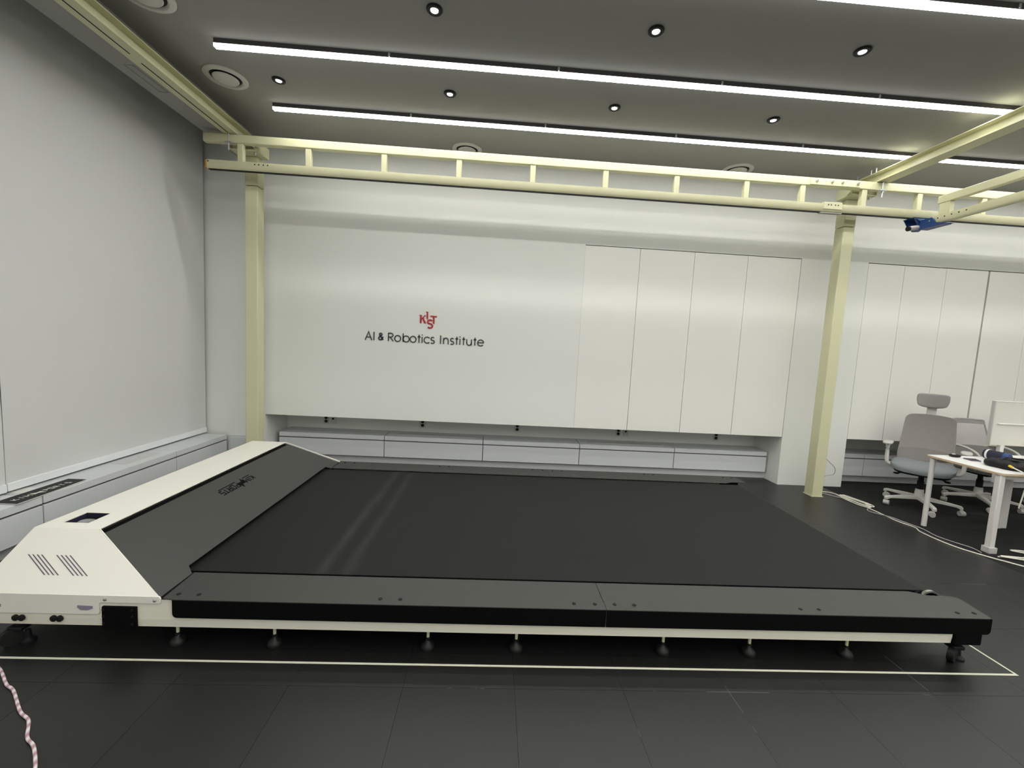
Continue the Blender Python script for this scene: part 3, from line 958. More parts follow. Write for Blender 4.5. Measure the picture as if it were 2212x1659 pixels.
# top plate with a rectangular opening for the display
wx0, wx1, wy0, wy1 = -2.246, -2.116, 2.270, 2.400
for a in ((-2.322, wx0, yn0, yn1), (wx1, -2.0, yn0, yn1), (wx0, wx1, yn0, wy0), (wx0, wx1, wy1, yn1)):
    hood.box(a[0], a[1], a[2], a[3], 0.5 - th, 0.5)
def slab(p, q, r_, s_, t_):
    p, q, r_, s_ = V(p), V(q), V(r_), V(s_)
    nn = (q - p).cross(s_ - p).normalized() * t_
    hood.hexa([p, q, r_, s_], [p + nn, q + nn, r_ + nn, s_ + nn])
slab(lo[0], lo[1], hi[1], hi[0], -0.006)
slab(lo[2], lo[3], hi[3], hi[2], -0.006)
slab(lo[3], lo[0], hi[0], hi[3], -0.006)
hd = mk('hood', hood, HOODW, TM)
# raised thin end flanges that stand proud of the sloping dark panel
def slope(u, y, d):
    """point on the sloping panel: u = distance down the slope from the ridge"""
    ax = V((-2.0, 0, 0.5))
    bx = V((-1.55, 0, 0.267))
    dr = (bx - ax).normalized()
    nr = V((-dr.z, 0, dr.x))
    p = ax + dr * u + nr * d
    return V((p.x, y, p.z))
SL = (V((-1.55, 0, 0.267)) - V((-2.0, 0, 0.5))).length
def slab_on_slope(g, quad, d0, d1):
    """quad in (u, y)"""
    g.hexa([slope(u, y, d0) for u, y in quad], [slope(u, y, d1) for u, y in quad])
def yedge(u):      # y of the slanted near end at slope distance u
    return yn0 + (1.994 - yn0) * u / SL
def yedge2(u):
    return yn1 + (4.386 - yn1) * u / SL
for fnc, s in ((yedge, 1), (yedge2, -1)):
    g = MB()
    slab_on_slope(g, [(-0.002, fnc(0)), (SL, fnc(SL)), (SL, fnc(SL) + s * 0.005), (-0.002, fnc(0) + s * 0.005)], -0.012, 0.002)
    mk('edge_flange', g, HOODW, hd)
g = MB()
slab_on_slope(g, [(0.0, yn0 + 0.004), (0.034, yedge(0.034) + 0.004), (0.034, yedge2(0.034) - 0.004), (0.0, yn1 - 0.004)], -0.03, -0.024)
mk('ridge_gap_shade', g, BLACKP, hd)  # black strip stands in for the shadow under the hood ridge
# sloping dark panel, set a little below the white hood edge, notched where the belt passes under it
g = MB()
d0, d1 = -0.012, -0.009
u0 = 0.030
ub = SL - 0.012
slab_on_slope(g, [(u0, yedge(u0) + 0.006), (ub - 0.035, yedge(ub - 0.035) + 0.006), (ub - 0.035, yedge2(ub - 0.035) - 0.006), (u0, yedge2(u0) - 0.006)], d0, d1)
slab_on_slope(g, [(ub - 0.035, yedge(ub - 0.035) + 0.006), (SL, yedge(SL) + 0.006), (SL, 2.226), (ub - 0.035, 2.262)], d0, d1)
slab_on_slope(g, [(ub - 0.035, 4.132), (SL, 4.158), (SL, yedge2(SL) - 0.006), (ub - 0.035, yedge2(ub - 0.035) - 0.006)], d0, d1)
pn = mk('front_panel', g, DKGREY, TM)
# black lettering with a bolt on the sloping panel; it reads from the hood side
fs_ = lambda u, v, d: slope(v, -u, d)        # u = reading direction (towards the camera), v = down the slope
S = SL / 0.453
vb = (2.0 - 1.876) * S
word = [('K', -3.358, -3.322), ('I', -3.312, -3.302), ('M', -3.290, -3.245), ('P', -3.168, -3.134), ('O', -3.122, -3.088), ('Rq', -3.078, -3.044), ('T', -3.034, -3.004), ('S', -2.998, -2.964)]
for ch, a, b in word:
    g = MB()
    for st in GL[ch]:
        closed = isinstance(st, tuple)
        pts_ = st[1] if closed else st
        stroke(g, [(a + (b - a) * uu, vb + 0.043 * vv) for uu, vv in pts_], 0.0068, fs_, -0.0095, -0.0075, closed)
    mk('letter', g, BLACKP, pn)
for a, b in ((-3.347, -3.262), (-3.167, -2.979)):
    g = MB()
    stroke(g, [(a, vb - 0.012), (b, vb - 0.012)], 0.006, fs_, -0.0095, -0.0075)
    mk('printed_line', g, BLACKP, pn)
vc = vb + 0.0215
bolt = [(-3.240, vc - 0.040), (-3.200, vc - 0.002), (-3.172, vc + 0.004), (-3.184, vc + 0.046), (-3.214, vc + 0.010), (-3.243, vc + 0.004)]
bolt = [(u, v) for u, v in bolt]
mk('bolt_mark', MB().prism([(-3.236, vc - 0.042), (-3.214, vc - 0.012), (-3.168, vc - 0.012), (-3.180, vc + 0.046), (-3.202, vc + 0.014), (-3.246, vc + 0.014)], fs_, -0.0095, -0.0075), BLACKP, pn)
# vent slots in the near end of the hood
def endface(a, b, d):
    """near end: a = x, b = height fraction; d = distance out of the face"""
    p0 = V((0, 1.994, 0.272))
    p1 = V((0, yn0, 0.5))
    p = p0 + (p1 - p0) * b
    nn = V((0, -(0.5 - 0.272), yn0 - 1.994)).normalized()
    return V((a, p.y, p.z)) + nn * d
zt, zb_ = (0.401 - 0.27) / 0.23, (0.332 - 0.27) / 0.23
for gx in (-2.262, -2.127):
    for k in range(4):
        g = MB()
        a = gx + 0.021 * k
        stroke(g, [(a, zt), (a + 0.137, zb_)], 0.001, endface, 0.0, 0.0012)
        # widen the stroke in x
        g = MB().hexa([endface(a - 0.0035, zt, -0.001), endface(a + 0.0035, zt, -0.001), endface(a + 0.1405, zb_, -0.001), endface(a + 0.1335, zb_, -0.001)],
                      [endface(a - 0.0035, zt, 0.0012), endface(a + 0.0035, zt, 0.0012), endface(a + 0.1405, zb_, 0.0012), endface(a + 0.1335, zb_, 0.0012)])
        mk('vent_slot', g, SLOT, hd)
# skirts below the hood
sk = [(-2.45, 0.2725), (-1.546, 0.2725), (-1.540, 0.262), (-1.540, 0.246)] + arc(-1.550, 0.246, 0.010, 0.010, 0, -90, 4) + \
     [(-1.815, 0.236), (-1.823, 0.232), (-1.825, 0.224), (-1.825, 0.188)] + arc(-1.835, 0.186, 0.010, 0.010, 0, -90, 4) + [(-2.45, 0.173)]
s1 = mk('hood_skirt', MB().prism(sk, lambda u, v, w: (u, w, v), 1.9925, 1.999), HOODW, TM, bevel=0.0015)
mk('hood_skirt', B(-2.45, -1.547, mir(1.999), mir(1.990), 0.18, 0.272), HOODW, TM)
for x in (-1.795, -1.566):
    mk('screw', MB().lathe([(0.0075, 0), (0.0075, -0.004), (0.004, -0.007), (0.0, -0.0075)], (x, 1.9925, 0.254), n=14, axis='y'), STEEL, s1)
for x in (-1.887, -2.303):
    g = MB().prism([(x - 0.036, 0.221), (x + 0.034, 0.219), (x + 0.034, 0.206), (x + 0.012, 0.197), (x - 0.020, 0.197), (x - 0.036, 0.210)], lambda u, v, w: (u, w, v), 1.9905, 1.9925)
    mk('grip_slot', g, HANDLE, s1)
for x in (-2.195, -2.022):
    for dx in (-0.014, 0.014):
        mk('grommet', MB().lathe([(0.015, 0.0), (0.015, -0.007), (0.010, -0.010), (0.0, -0.010)], (x + dx, 1.997, 0.150), n=16, axis='y'), BLACK, TM)
# display in the top of the hood
dp = mk('display', B(wx0 + 0.002, wx1 - 0.002, wy0 + 0.002, wy1 - 0.002, 0.470, 0.474), BLACK, TM)
mk('display_bezel', MB().add([(wx0, wy0, 0.499), (wx1, wy0, 0.499), (wx1, wy1, 0.499), (wx0, wy1, 0.499), (wx0, wy0, 0.47), (wx1, wy0, 0.47), (wx1, wy1, 0.47), (wx0, wy1, 0.47)],
                             [(0, 1, 5, 4), (1, 2, 6, 5), (2, 3, 7, 6), (3, 0, 4, 7)]), NAVY, dp)
g = MB()
g.superell((-2.18, 2.33, 0.478), 0.045, 0.03, 0.012, 0.9, 0.9, 20, 10)
mk('knob', g, STEEL, dp)
# brackets and feet
o = mk('motor_bracket', B(-1.811, -1.651, 1.988, 2.0, 0.110, 0.219), BLACKP, TM, bevel=0.004)
for x in (-1.800, -1.668):
    for z in (0.205, 0.172, 0.135):
        mk('bolt', MB().cyl((x, 1.983, z), (x, 1.988, z), 0.006, n=10), BLACK, o)
for s in (0, 1):
    yA = (lambda y: y) if s == 0 else mir
    ya, yb = sorted((yA(1.988), yA(2.14)))
    mk('end_bracket', B(2.50, 2.655, ya, yb, 0.110, 0.258), BLACKP, TM, bevel=0.008, seg=3)
def foot(x, y):
    f = mk('levelling_foot', MB().lathe([(0.033, 0.0), (0.035, 0.006), (0.034, 0.018), (0.028, 0.028), (0.016, 0.036), (0.010, 0.046), (0.0, 0.047)], (x, y, 0), n=24), RUBBER, TM)
    mk('stem', MB().cyl((x, y, 0.044), (x, y, 0.114), 0.0075, n=10), CREAM, f)
    mk('nut', MB().cyl((x, y, 0.050), (x, y, 0.062), 0.013, n=6), BLACK, f)
for x in (-1.496, -1.027, -0.263, 0.189, 0.96, 1.426, 1.962):
    foot(x, 2.04)
    foot(x, mir(2.04))
for x in (-1.9,):
    foot(x, 2.6)
def caster(x, y, a):
    c_, s_ = math.cos(a), math.sin(a)
    f = mk('caster', MB().cyl((x - 0.03 * c_ - 0.014 * s_, y - 0.03 * s_ + 0.014 * c_, 0.040), (x - 0.03 * c_ + 0.014 * s_, y - 0.03 * s_ - 0.014 * c_, 0.040), 0.040, n=24), RUBBER, TM)
    mk('fork', B(x - 0.035, x + 0.03, y - 0.028, y + 0.028, 0.066, 0.088), BLACK, f, bevel=0.006)
    mk('stem', MB().cyl((x, y, 0.078), (x, y, 0.114), 0.012, n=12), BLACK, f)
    mk('nut', MB().cyl((x, y, 0.090), (x, y, 0.100), 0.020, n=6), BLACK, f)
    mk('pad', MB().lathe([(0.030, 0.0), (0.030, 0.010), (0.014, 0.022), (0.010, 0.06)], (x + 0.03, y + 0.005, 0), n=18), BLACK, f)
caster(2.565, 2.035, 0.5)
caster(2.565, mir(2.035), 0.5)
caster(-2.235, 2.035, 1.0)
caster(-2.235, mir(2.035), 1.0)

# ------------------------------------------------------------------ marking tape around the treadmill
t = thing('floor_tape', 'thin cream marking tape laid in a rectangle around the treadmill', 'tape', (0.1, 3.1, 0))
mk('tape_strip', B(-2.60, 2.797, 1.921, 1.933, 0.0, 0.0008), TAPE, t)
mk('tape_strip', B(2.785, 2.797, 1.933, 4.6, 0.0, 0.0008), TAPE, t)
mk('tape_strip', B(-2.366, -2.356, 1.933, 4.6, 0.0, 0.0008), TAPE, t)

# ------------------------------------------------------------------ black sign plate on the left cabinets
t = thing('sign_plate', 'black sign plate with pale lettering lying on the left wall cabinets', 'sign', (-3.13, 3.05, 0.36))
g = MB().prism([(-3.215, 2.795), (-3.052, 2.795), (-3.052, 3.30), (-3.215, 3.30)], lambda u, v, w: (u, v, w), 0.3645, 0.368)
mk('plate', MB().prism([(-3.205, 2.795), (-3.045, 2.795), (-3.075, 3.30), (-3.213, 3.30)], lambda u, v, w: (u, v, w), 0.3635, 0.3665), PLATEW, t)
pl = mk('black_face', MB().prism([(-3.203, 2.798), (-3.050, 2.798), (-3.079, 3.297), (-3.211, 3.297)], lambda u, v, w: (u, v, w), 0.3665, 0.3680), BLACK, t)
fp = lambda u, v, d: (-v, u, 0.368 + d)
for ch, a, b in (('K', 2.845, 2.872), ('I', 2.893, 2.903), ('M', 2.922, 2.955), ('P', 3.045, 3.066), ('O', 3.080, 3.101), ('Rq', 3.115, 3.136), ('T', 3.156, 3.178), ('S', 3.200, 3.224)):
    g = MB()
    for st in GL[ch]:
        closed = isinstance(st, tuple)
        pts_ = st[1] if closed else st
        stroke(g, [(a + (b - a) * uu, 3.112 + 0.034 * vv) for uu, vv in pts_], 0.0055, fp, 0.0, 0.0008, closed)
    mk('letter', g, SILVER, pl)
mk('bolt_mark', MB().prism([(2.972, 3.158), (2.994, 3.132), (3.026, 3.138), (3.020, 3.092), (2.998, 3.118), (2.966, 3.112)], fp, 0.0, 0.0012), SILVER, pl)
# spacers carrying the plate
for y in (2.86, 3.22):
    mk('spacer', B(-3.15, -3.11, y, y + 0.02, 0.3603, 0.3633), RUBBER, t)
t = tag(mk('clear_ruler', B(-3.33, -3.215, 2.99, 3.11, 0.3605, 0.3625), PLATEW, None, bevel=0.0006), 'thin pale card lying behind the black sign plate on the cabinet', 'card')

# ------------------------------------------------------------------ chairs
def rot2(p, a):
    c_, s_ = math.cos(a), math.sin(a)
    return V((p[0] * c_ - p[1] * s_, p[0] * s_ + p[1] * c_, p[2]))

def chair_base(t, rot, hub_r=0.035, black_col=True, col_top=0.37):
    """five-spoke base with casters; local frame at the floor below the column"""
    bs = mk('base_hub', MB().lathe([(0.030, 0.085), (0.042, 0.090), (0.042, 0.125), (0.036, 0.205), (0.030, 0.21), (0.0, 0.21)], (0, 0, 0), n=20), CHAIRW, t)
    for k in range(5):
        a = rot + k * 2 * math.pi / 5
        d = V((math.cos(a), math.sin(a), 0))
        s_ = V((-math.sin(a), math.cos(a), 0))
        p0, p1, p2 = d * 0.03, d * 0.30, d * 0.335
        def sec(p, w, z0, z1):
            return [p - s_ * w + V((0, 0, z0)), p + s_ * w + V((0, 0, z0)), p + s_ * w + V((0, 0, z1)), p - s_ * w + V((0, 0, z1))]
        secs = [sec(p0, 0.026, 0.092, 0.138), sec(d * 0.2, 0.022, 0.088, 0.120), sec(p1, 0.019, 0.083, 0.108), sec(p2, 0.018, 0.068, 0.104), sec(d * 0.350, 0.016, 0.066, 0.094)]
        g = MB()
        vs = [v for q in secs for v in q]
        fs = [(0, 1, 2, 3), tuple(4 * 4 + j for j in (3, 2, 1, 0))]
        for i in range(4):
            for j in range(4):
                fs.append((4 * i + j, 4 * i + (j + 1) % 4, 4 * i + 4 + (j + 1) % 4, 4 * i + 4 + j))
        g.add(vs, fs)
        mk('spoke', g, CHAIRW, t, bevel=0.004)
        cpos = d * 0.335
        ca = a + 0.9 + k * 0.7
        ax = V((math.cos(ca), math.sin(ca), 0))
        off = V((-math.sin(ca), math.cos(ca), 0)) * 0.014
        ct = mk('caster', MB().cyl(cpos + off + ax * 0.007 + V((0, 0, 0.029)), cpos + off + ax * 0.025 + V((0, 0, 0.029)), 0.029, 0.026, n=18)
                .cyl(cpos + off - ax * 0.007 + V((0, 0, 0.029)), cpos + off - ax * 0.025 + V((0, 0, 0.029)), 0.029, 0.026, n=18), CASTER, t)
        mk('caster_fork', MB().cyl(cpos + off - ax * 0.0065 + V((0, 0, 0.034)), cpos + off + ax * 0.0065 + V((0, 0, 0.034)), 0.030, n=18)
           .cyl(cpos + V((0, 0, 0.04)), cpos + V((0, 0, 0.072)), 0.008, n=10), CHAIRW, ct)
    mk('gas_column', MB().lathe([(0.030, 0.20), (0.030, 0.30), (0.024, 0.302), (0.024, col_top)], (0, 0, 0), n=20), BLACK, t)

def round_panel(w0, w1, z0, z1, th, yfun, rad=0.05, nx=14, nz=16, lipz=None):
    """upright rounded panel facing -y: half width w0 at the bottom, w1 at the top, thickness th, yfun(x, z) = face depth"""
    g = MB()
    vs, fs = [], []
    for side in (0, 1):
        for j in range(nz + 1):
            v = j / nz
            v = 0.5 - 0.5 * math.cos(math.pi * v)
            z = z0 + (z1 - z0) * v
            w = w0 + (w1 - w0) * v
            dz = min(z - z0, z1 - z)
            if dz < rad:
                w -= rad - math.sqrt(max(0.0, rad * rad - (rad - dz) ** 2))
            for i in range(nx + 1):
                u = math.sin((i / nx - 0.5) * math.pi)
                x = w * u
                zz = z + (lipz(x) * v if lipz else 0)
                vs.append((x, yfun(x, z) + (th if side else 0.0), zz))
    M_ = (nx + 1) * (nz + 1)
    for side in (0, 1):
        for j in range(nz):
            for i in range(nx):
                a = side * M_ + j * (nx + 1) + i
                q = (a, a + 1, a + nx + 2, a + nx + 1)
                fs.append(q if side == 0 else q[::-1])
    ring = [i for i in range(nx + 1)] + [j * (nx + 1) + nx for j in range(1, nz + 1)] + [nz * (nx + 1) + i for i in range(nx - 1, -1, -1)] + [j * (nx + 1) for j in range(nz - 1, 0, -1)]
    for k in range(len(ring)):
        a, b = ring[k], ring[(k + 1) % len(ring)]
        fs.append((a, a + M_, b + M_, b))
    return g.add(vs, fs)

# chair with headrest; local frame: faces -y
def headrest_chair(label):
    t = thing('office_chair', label, 'office chair')
    chair_base(t, math.radians(29) - FACE1, col_top=0.40)
    g = MB().superell((0, -0.03, 0.462), 0.262, 0.245, 0.050, 0.55, 0.45, 40, 16,
                      deform=lambda p: (p.x * (1 - 0.04 * (p.y / 0.245 < 0) * 0), p.y, p.z - 0.030 * max(0, -p.y / 0.245) ** 3 + 0.03 * (p.x / 0.262) ** 2 * 0.4))
    mk('seat', g, SEATB, t)
    mk('seat_pan', MB().superell((0, -0.02, 0.416), 0.235, 0.215, 0.018, 0.5, 0.45, 32, 10, deform=lambda p: (p.x, p.y, p.z - 0.02 * max(0, -p.y / 0.215) ** 3)), BLACK, t)
    mk('mechanism', B(-0.07, 0.07, -0.10, 0.12, 0.365, 0.402), BLACK, t, bevel=0.012)
    for s in (-1, 1):
        lv = mk('lever', MB().tube([(0.06 * s, -0.06, 0.385), (0.13 * s, -0.075, 0.378), (0.19 * s, -0.085, 0.362)], 0.008), BLACK, t)
        mk('lever_knob', MB().superell((0.205 * s, -0.088, 0.355), 0.026, 0.014, 0.011, 0.8, 0.8, 16, 8), BLACK, lv)
    def yb(x, z):
        return 0.185 + 0.16 * (z - 0.5) + 0.03 * math.sin((z - 0.5) * 5.5) - 0.045 * (1 - (x / 0.23) ** 2) * 0 - 0.05 * (x / 0.23) ** 2
    mk('backrest', round_panel(0.240, 0.208, 0.505, 1.030, 0.030, yb, 0.05, lipz=lambda x: -0.018 * (x / 0.2) ** 2), CHAIRG, t)
    mk('lumbar_band', round_panel(0.234, 0.228, 0.505, 0.640, 0.006, lambda x, z: yb(x, z) - 0.005, 0.02, 14, 8, lipz=lambda x: -0.018 * (x / 0.2) ** 2), CHAIRD, t)
    mk('back_spine', MB().tube([(0, 0.12, 0.40), (0, 0.22, 0.46), (0, 0.27, 0.60), (0, 0.30, 0.85), (0, 0.31, 1.06)], 0.022, n=10), CHAIRW, t)
    hb = mk('headrest_neck', MB().hexa([(-0.036, 0.285, 1.0), (0.036, 0.285, 1.0), (0.036, 0.305, 1.0), (-0.036, 0.305, 1.0)], [(-0.046, 0.275, 1.16), (0.046, 0.275, 1.16), (0.046, 0.295, 1.16), (-0.046, 0.295, 1.16)]), CHAIRW, t, bevel=0.006)
    mk('headrest', MB().superell((0, 0.245, 1.200), 0.135, 0.035, 0.072, 0.3, 0.3, 36, 16,
                                 deform=lambda p: (p.x * (1 - 0.10 * max(0, -p.z / 0.07)), p.y - 0.04 * (p.x / 0.135) ** 2, p.z - 0.018 * max(0, -p.z / 0.07) * (1 - (p.x / 0.135) ** 2))), HEADG, t)
    for s in (-1, 1):
        ar = mk('armrest', MB().tube([(0.225 * s, 0.03, 0.425), (0.275 * s, 0.03, 0.43), (0.305 * s, 0.03, 0.46), (0.312 * s, 0.03, 0.55), (0.312 * s, 0.03, 0.665)], 0.019, n=10), CHAIRW, t)
        mk('arm_pad', MB().superell((0.312 * s, 0.0, 0.682), 0.045, 0.125, 0.016, 0.6, 0.6, 28, 10), CASTER, ar)
    return t
CH1 = V((4.842, 4.398, 0))
FACE1 = math.atan2(-CH1.y, -CH1.x) + math.pi / 2 - 0.03
c1 = headrest_chair('grey office chair with headrest, blue-grey seat and white star base, beside the cream column')
c1.location = CH1
c1.rotation_euler = (0, 0, FACE1)

# low-back chairs with loop arms; local frame: faces -y
def loop_chair(label, group):
    t = thing('task_chair', label, 'office chair', group=group)
    chair_base(t, 0.35, col_top=0.40)
    mk('seat', MB().superell((0, -0.02, 0.455), 0.245, 0.235, 0.045, 0.55, 0.5, 36, 14), MESHD, t)
    mk('seat_pan', MB().superell((0, -0.01, 0.415), 0.20, 0.19, 0.025, 0.6, 0.5, 28, 10), CASTER, t)
    mk('mechanism', B(-0.06, 0.06, -0.10, 0.14, 0.355, 0.400), BLACK, t, bevel=0.012)
    yb = lambda x, z: 0.205 + 0.14 * (z - 0.5) - 0.06 * (x / 0.2) ** 2
    mk('backrest', round_panel(0.270, 0.215, 0.575, 0.975, 0.012, yb, 0.03), MESHL, t)
    fr = MB()
    fr.tube([(-0.267, yb(0.267, 0.60) + 0.006, 0.60), (-0.216, yb(0.216, 0.955) + 0.006, 0.955)], 0.009, sub=1)
    fr.tube([(0.267, yb(0.267, 0.60) + 0.006, 0.60), (0.216, yb(0.216, 0.955) + 0.006, 0.955)], 0.009, sub=1)
    fr.tube([(-0.205, yb(0.205, 0.965) + 0.006, 0.965), (-0.08, yb(0.08, 0.970) + 0.006, 0.970), (0.08, yb(0.08, 0.970) + 0.006, 0.970), (0.205, yb(0.205, 0.965) + 0.006, 0.965)], 0.011)
    mk('back_frame', fr, MESHD, t)
    mk('top_band', round_panel(0.224, 0.216, 0.925, 0.978, 0.018, lambda x, z: yb(x, z) - 0.003, 0.015, 12, 6), MESHD, t)
    mk('lumbar_pad', round_panel(0.272, 0.266, 0.50, 0.665, 0.05, lambda x, z: yb(x, z) - 0.018, 0.05, 14, 8), MESHD, t)
    mk('back_post', MB().tube([(0, 0.12, 0.40), (0, 0.24, 0.46), (0, 0.285, 0.62), (0, 0.30, 0.80)], 0.018, n=10), CHAIRW, t)
    for s in (-1, 1):
        mk('loop_arm', MB().tube([(0.225 * s, 0.17, 0.66), (0.265 * s, 0.10, 0.685), (0.275 * s, -0.03, 0.675), (0.272 * s, -0.13, 0.630), (0.262 * s, -0.165, 0.55), (0.245 * s, -0.13, 0.46), (0.20 * s, -0.08, 0.425)], 0.014, n=10, flat=0.9), CHAIRW, t)
    return t
c2 = loop_chair('low grey mesh chair with white loop arms, right behind the headrest chair', 'mesh chairs with white loop arms')
c2.location = (5.74, 4.56, 0)
c2.rotation_euler = (0, 0, 0.06)
dup(c2, (6.55, 4.34, 0), 0.1, 'low grey mesh chair with white loop arms cut by the right picture edge')

# ------------------------------------------------------------------ desk, partition and the things on it
t = thing('desk', 'white desk with plywood edge and white legs at the right edge', 'desk', (4.75, 3.62, 0))
dx0, dx1, dy0, dy1 = 4.325, 5.26, 3.285, 3.915
out = arc(dx0 + 0.045, dy0 + 0.045, 0.045, 0.045, 180, 270, 8) + [(dx1, dy0), (dx1, dy1)] + arc(dx0 + 0.02, dy1 - 0.02, 0.02, 0.02, 90, 180, 5)
mk('top', MB().prism(out, lambda u, v, w: (u, v, w), 0.690, 0.706), PLY, t)
out2 = arc(dx0 + 0.045, dy0 + 0.045, 0.044, 0.044, 180, 270, 8) + [(dx1, dy0 + 0.001), (dx1, dy1 - 0.001)] + arc(dx0 + 0.02, dy1 - 0.02, 0.019, 0.019, 90, 180, 5)
mk('top_laminate', MB().prism(out2, lambda u, v, w: (u, v, w), 0.706, 0.710), DESKW, t)
mk('rail', B(dx0 + 0.06, dx1 - 0.05, dy1 - 0.08, dy1 - 0.05, 0.65, 0.69), LEGW, t)
mk('rail', B(dx0 + 0.06, dx1 - 0.05, dy0 + 0.05, dy0 + 0.08, 0.65, 0.69), LEGW, t)
mk('leg', MB().cyl((dx0 + 0.03, dy1 - 0.045, 0.0), (dx0 + 0.03, dy1 - 0.045, 0.69), 0.021, n=20), LEGW, t)
lg = mk('leg', B(dx0 + 0.012, dx0 + 0.060, dy0 + 0.015, dy0 + 0.060, 0.0, 0.69), LEGW, t, bevel=0.006)
mk('foot_clamp', B(dx0 + 0.000, dx0 + 0.074, dy0 + 0.004, dy0 + 0.070, 0.0, 0.055), CASTER, lg, bevel=0.005)
mk('leg', B(5.11, 5.155, 3.855, 3.91, 0.0, 0.69), LEGW, t, bevel=0.005)
mk('cable_duct', B(5.16, 5.225, 3.865, 3.91, 0.0, 0.69), LEGW, t, bevel=0.005)
mk('leg', B(5.20, 5.245, 3.30, 3.345, 0.0, 0.69), LEGW, t, bevel=0.005)

t = thing('desk', 'second white desk behind, seen as a thin edge below the cream partition', 'desk', (5.7, 4.0, 0))
mk('top', B(5.27, 6.7, 3.60, 4.05, 0.688, 0.710), DESKW, t, bevel=0.003)
mk('leg', B(5.30, 5.345, 3.99, 4.035, 0.0, 0.69), LEGW, t, bevel=0.005)
mk('leg', B(6.62, 6.665, 3.63, 3.675, 0.0, 0.69), LEGW, t, bevel=0.005)
mk('rail', B(5.35, 6.62, 3.99, 4.03, 0.65, 0.687), LEGW, t)

t = thing('partition_panel', 'cream desk partition panel with a bright ledge at the right edge', 'partition', (5.8, 4.10, 0.70))
mk('panel', B(5.195, 6.6, 4.09, 4.115, 0.800, 1.255), SCREENP, t, bevel=0.003)
mk('side_trim', B(5.183, 5.196, 4.086, 4.119, 0.795, 1.262), CASTER, t, bevel=0.002)
mk('top_trim', B(5.196, 6.6, 4.086, 4.119, 1.255, 1.264), DESKW, t)
mk('ledge', B(5.24, 6.6, 4.072, 4.09, 1.022, 1.034), DESKW, t, bevel=0.003)
for x in (5.33, 6.4):
    mk('post', B(x - 0.02, x + 0.02, 4.085, 4.12, 0.40, 0.800), LEGW, t)
    mk('post_clamp', B(x - 0.025, x + 0.025, 4.048, 4.085, 0.66, 0.688), LEGW, t)

# things lying on the desk
t = thing('computer_mouse', 'small black mouse with pale top near the back corner of the desk', 'mouse', (4.60, 3.87, 0.71))
mk('shell', MB().superell((4.555, 3.855, 0.724), 0.050, 0.032, 0.014, 0.8, 0.8, 24, 12), BLACK, t)
mk('button_strip', MB().superell((4.542, 3.855, 0.7375), 0.018, 0.012, 0.003, 0.8, 0.8, 16, 8), PLATEW, t)
t = thing('tablet', 'flat dark slab lying between the black mouse and the black bag on the desk', 'tablet', (4.73, 3.71, 0.71))
mk('slab', MB().prism([(4.565, 3.79), (4.545, 3.705), (4.63, 3.690), (4.675, 3.775)], lambda u, v, w: (u, v, w), 0.71, 0.719), SLOT, t, bevel=0.002)
mk('screen', MB().prism([(4.574, 3.782), (4.556, 3.712), (4.625, 3.700), (4.662, 3.768)], lambda u, v, w: (u, v, w), 0.719, 0.7198), BLACK, t)
random.seed(3)
t = thing('cable_bag', 'lumpy black bag with cables on it in the middle of the desk', 'bag', (4.80, 3.50, 0.71))
mk('pouch', MB().superell((4.715, 3.495, 0.738), 0.205, 0.150, 0.040, 0.6, 0.6, 48, 20,
                          deform=lambda p: (p.x * math.cos(0.1) - p.y * math.sin(0.1), p.x * math.sin(0.1) + p.y * math.cos(0.1), max(-0.027, p.z * (1 + 0.25 * math.sin(p.x * 45) * math.cos(p.y * 60))))), BLACK, t)
for k in range(4):
    pts_ = []
    for i in range(9):
        a = i * 0.9 + k * 1.7
        pts_.append((4.72 + (0.11 - 0.015 * k) * math.cos(a) * (1 + 0.2 * math.sin(3 * a)), 3.49 + 0.06 * math.sin(a), 0.780 + 0.006 * math.sin(a * 2 + k) + 0.004 * k))
    mk('cable_loop', MB().tube(pts_, 0.0055), RUBBER, t)
t = thing('tool_roll', 'dark navy roll with blue end and white strap lying on the desk', 'roll', (4.98, 3.69, 0.71))
mk('roll', MB().cyl((4.86, 3.855, 0.758), (4.885, 3.715, 0.758), 0.045, 0.043, n=24), NAVY, t, bevel=0.008)
mk('blue_end', MB().cyl((4.885, 3.715, 0.758), (4.890, 3.675, 0.757), 0.044, 0.038, n=24), BLUE, t, bevel=0.006)
mk('strap', MB().cyl((4.8635, 3.835, 0.758), (4.8662, 3.820, 0.758), 0.0465, n=24), PLATEW, t)
t = thing('network_cable', 'white cable with a yellow plug hanging over the desk edge', 'cable', (4.70, 3.37, 0.71))
mk('plug', MB().tube([(4.492, 3.372, 0.758), (4.482, 3.340, 0.752)], 0.0095, n=10, sub=1), YELLOW, t)
mk('cord', MB().tube([(4.482, 3.340, 0.752), (4.484, 3.31, 0.742), (4.50, 3.268, 0.718), (4.515, 3.255, 0.66), (4.50, 3.27, 0.42)], 0.005), CABLEW, t)

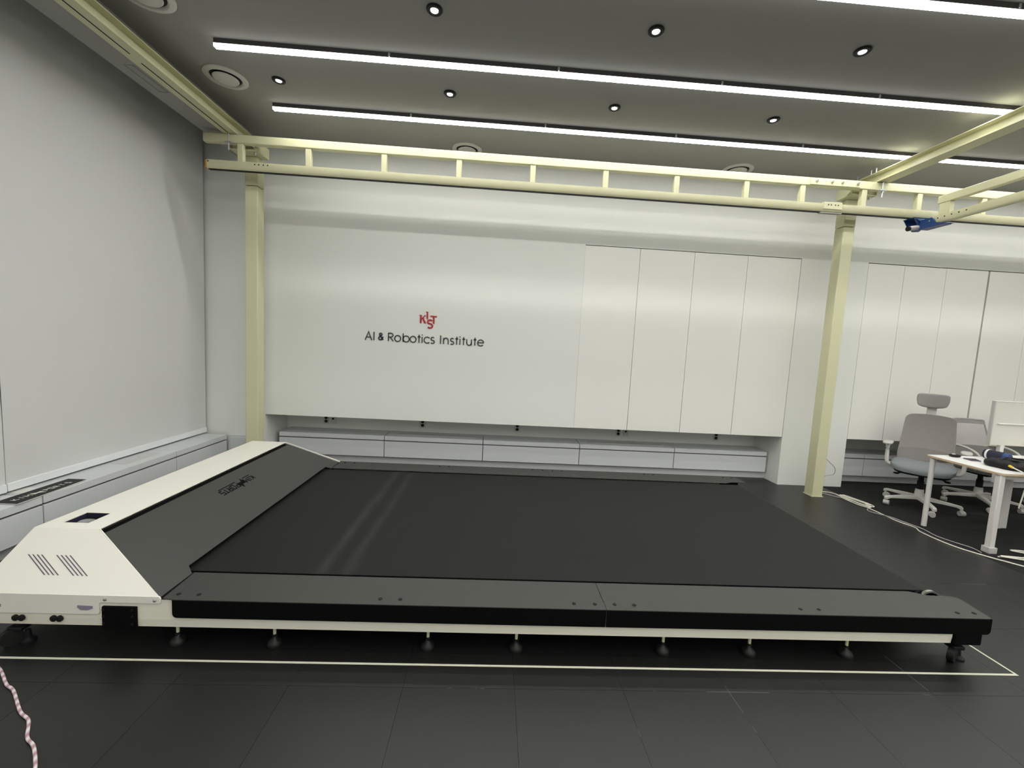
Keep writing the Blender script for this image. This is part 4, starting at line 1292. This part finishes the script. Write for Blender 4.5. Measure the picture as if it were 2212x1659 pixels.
# ------------------------------------------------------------------ cables on the floor
r = 0.0055
t = mk('power_cable', MB().tube([(3.93, 4.755, 0.012), (4.02, 4.80, r), (4.16, 4.73, r), (4.13, 4.40, r), (4.17, 4.27, r), (4.155, 3.97, r), (4.19, 3.80, r), (4.14, 3.69, r), (4.14, 3.44, r), (4.21, 3.28, r), (4.30, 3.16, r), (4.42, 3.05, r), (4.75, 2.95, r)], r), CABLEW)
tag(t, 'bright white power cable running from the right column past the desk leg', 'cable')
t = mk('power_cable', MB().tube([(4.13, 4.70, 0.017), (4.10, 4.50, 0.017), (4.12, 4.33, 0.017), (4.19, 4.285, 0.017), (4.22, 4.40, 0.017), (4.17, 4.60, 0.017), (4.21, 4.66, 0.017), (4.255, 4.48, 0.017), (4.265, 4.35, 0.017), (4.21, 4.28, 0.024), (4.145, 4.36, 0.024), (4.125, 4.58, 0.024), (4.155, 4.64, 0.024), (4.20, 4.46, 0.024), (4.235, 4.33, 0.024)], r), CABLEW)
tag(t, 'loose coil of white cable on the floor at the foot of the right column', 'cable')
t = mk('data_cable', MB().tube([(3.935, 4.742, 0.30), (3.99, 4.76, 0.425), (4.10, 4.78, 0.365), (4.18, 4.80, 0.295), (4.19, 4.82, 0.222), (4.12, 4.83, 0.197), (4.0, 4.82, 0.191), (3.95, 4.80, 0.15), (3.96, 4.78, 0.03), (4.06, 4.66, 0.006), (4.20, 4.50, 0.006), (4.26, 4.36, 0.006), (4.09, 4.21, 0.006), (4.16, 4.02, 0.0165), (4.18, 3.91, 0.0165), (4.21, 3.75, 0.0165), (4.21, 3.62, 0.006), (4.24, 3.50, 0.006), (4.29, 3.39, 0.006), (4.27, 3.30, 0.006)], 0.004), CABLEG)
tag(t, 'thin grey cable looping out from the right column and along the floor', 'cable')
t = mk('cable_bundle', MB().tube([(4.34, 3.235, 0.007), (4.52, 3.22, 0.007), (4.80, 3.28, 0.007), (4.95, 3.20, 0.007), (4.75, 3.12, 0.007), (4.42, 3.20, 0.014), (4.36, 3.225, 0.018), (4.60, 3.17, 0.02), (4.90, 3.05, 0.014), (4.70, 3.00, 0.007), (4.46, 3.13, 0.014)], 0.006), CABLEW)
tag(t, 'tangle of white cables on the floor beside the near desk leg', 'cable')
t = mk('cable_bundle', MB().tube([(4.90, 3.25, 0.02), (4.70, 3.32, 0.02), (4.58, 3.335, 0.02), (4.66, 3.28, 0.02), (4.85, 3.17, 0.022), (5.0, 3.10, 0.012)], 0.006), CABLEW)
tag(t, 'short bent white cable at the right picture edge on the carpet', 'cable')
t = mk('twisted_cord', MB().tube([(-2.25, 1.90, 0.006), (-2.14, 1.858, 0.006), (-2.01, 1.768, 0.006), (-1.95, 1.738, 0.006), (-1.815, 1.637, 0.006), (-1.743, 1.598, 0.006), (-1.672, 1.526, 0.006), (-1.612, 1.49, 0.006), (-1.52, 1.405, 0.006), (-1.46, 1.32, 0.006)], 0.0055), CORD)
tag(t, 'twisted pink and white cord on the floor at the lower left', 'cord')
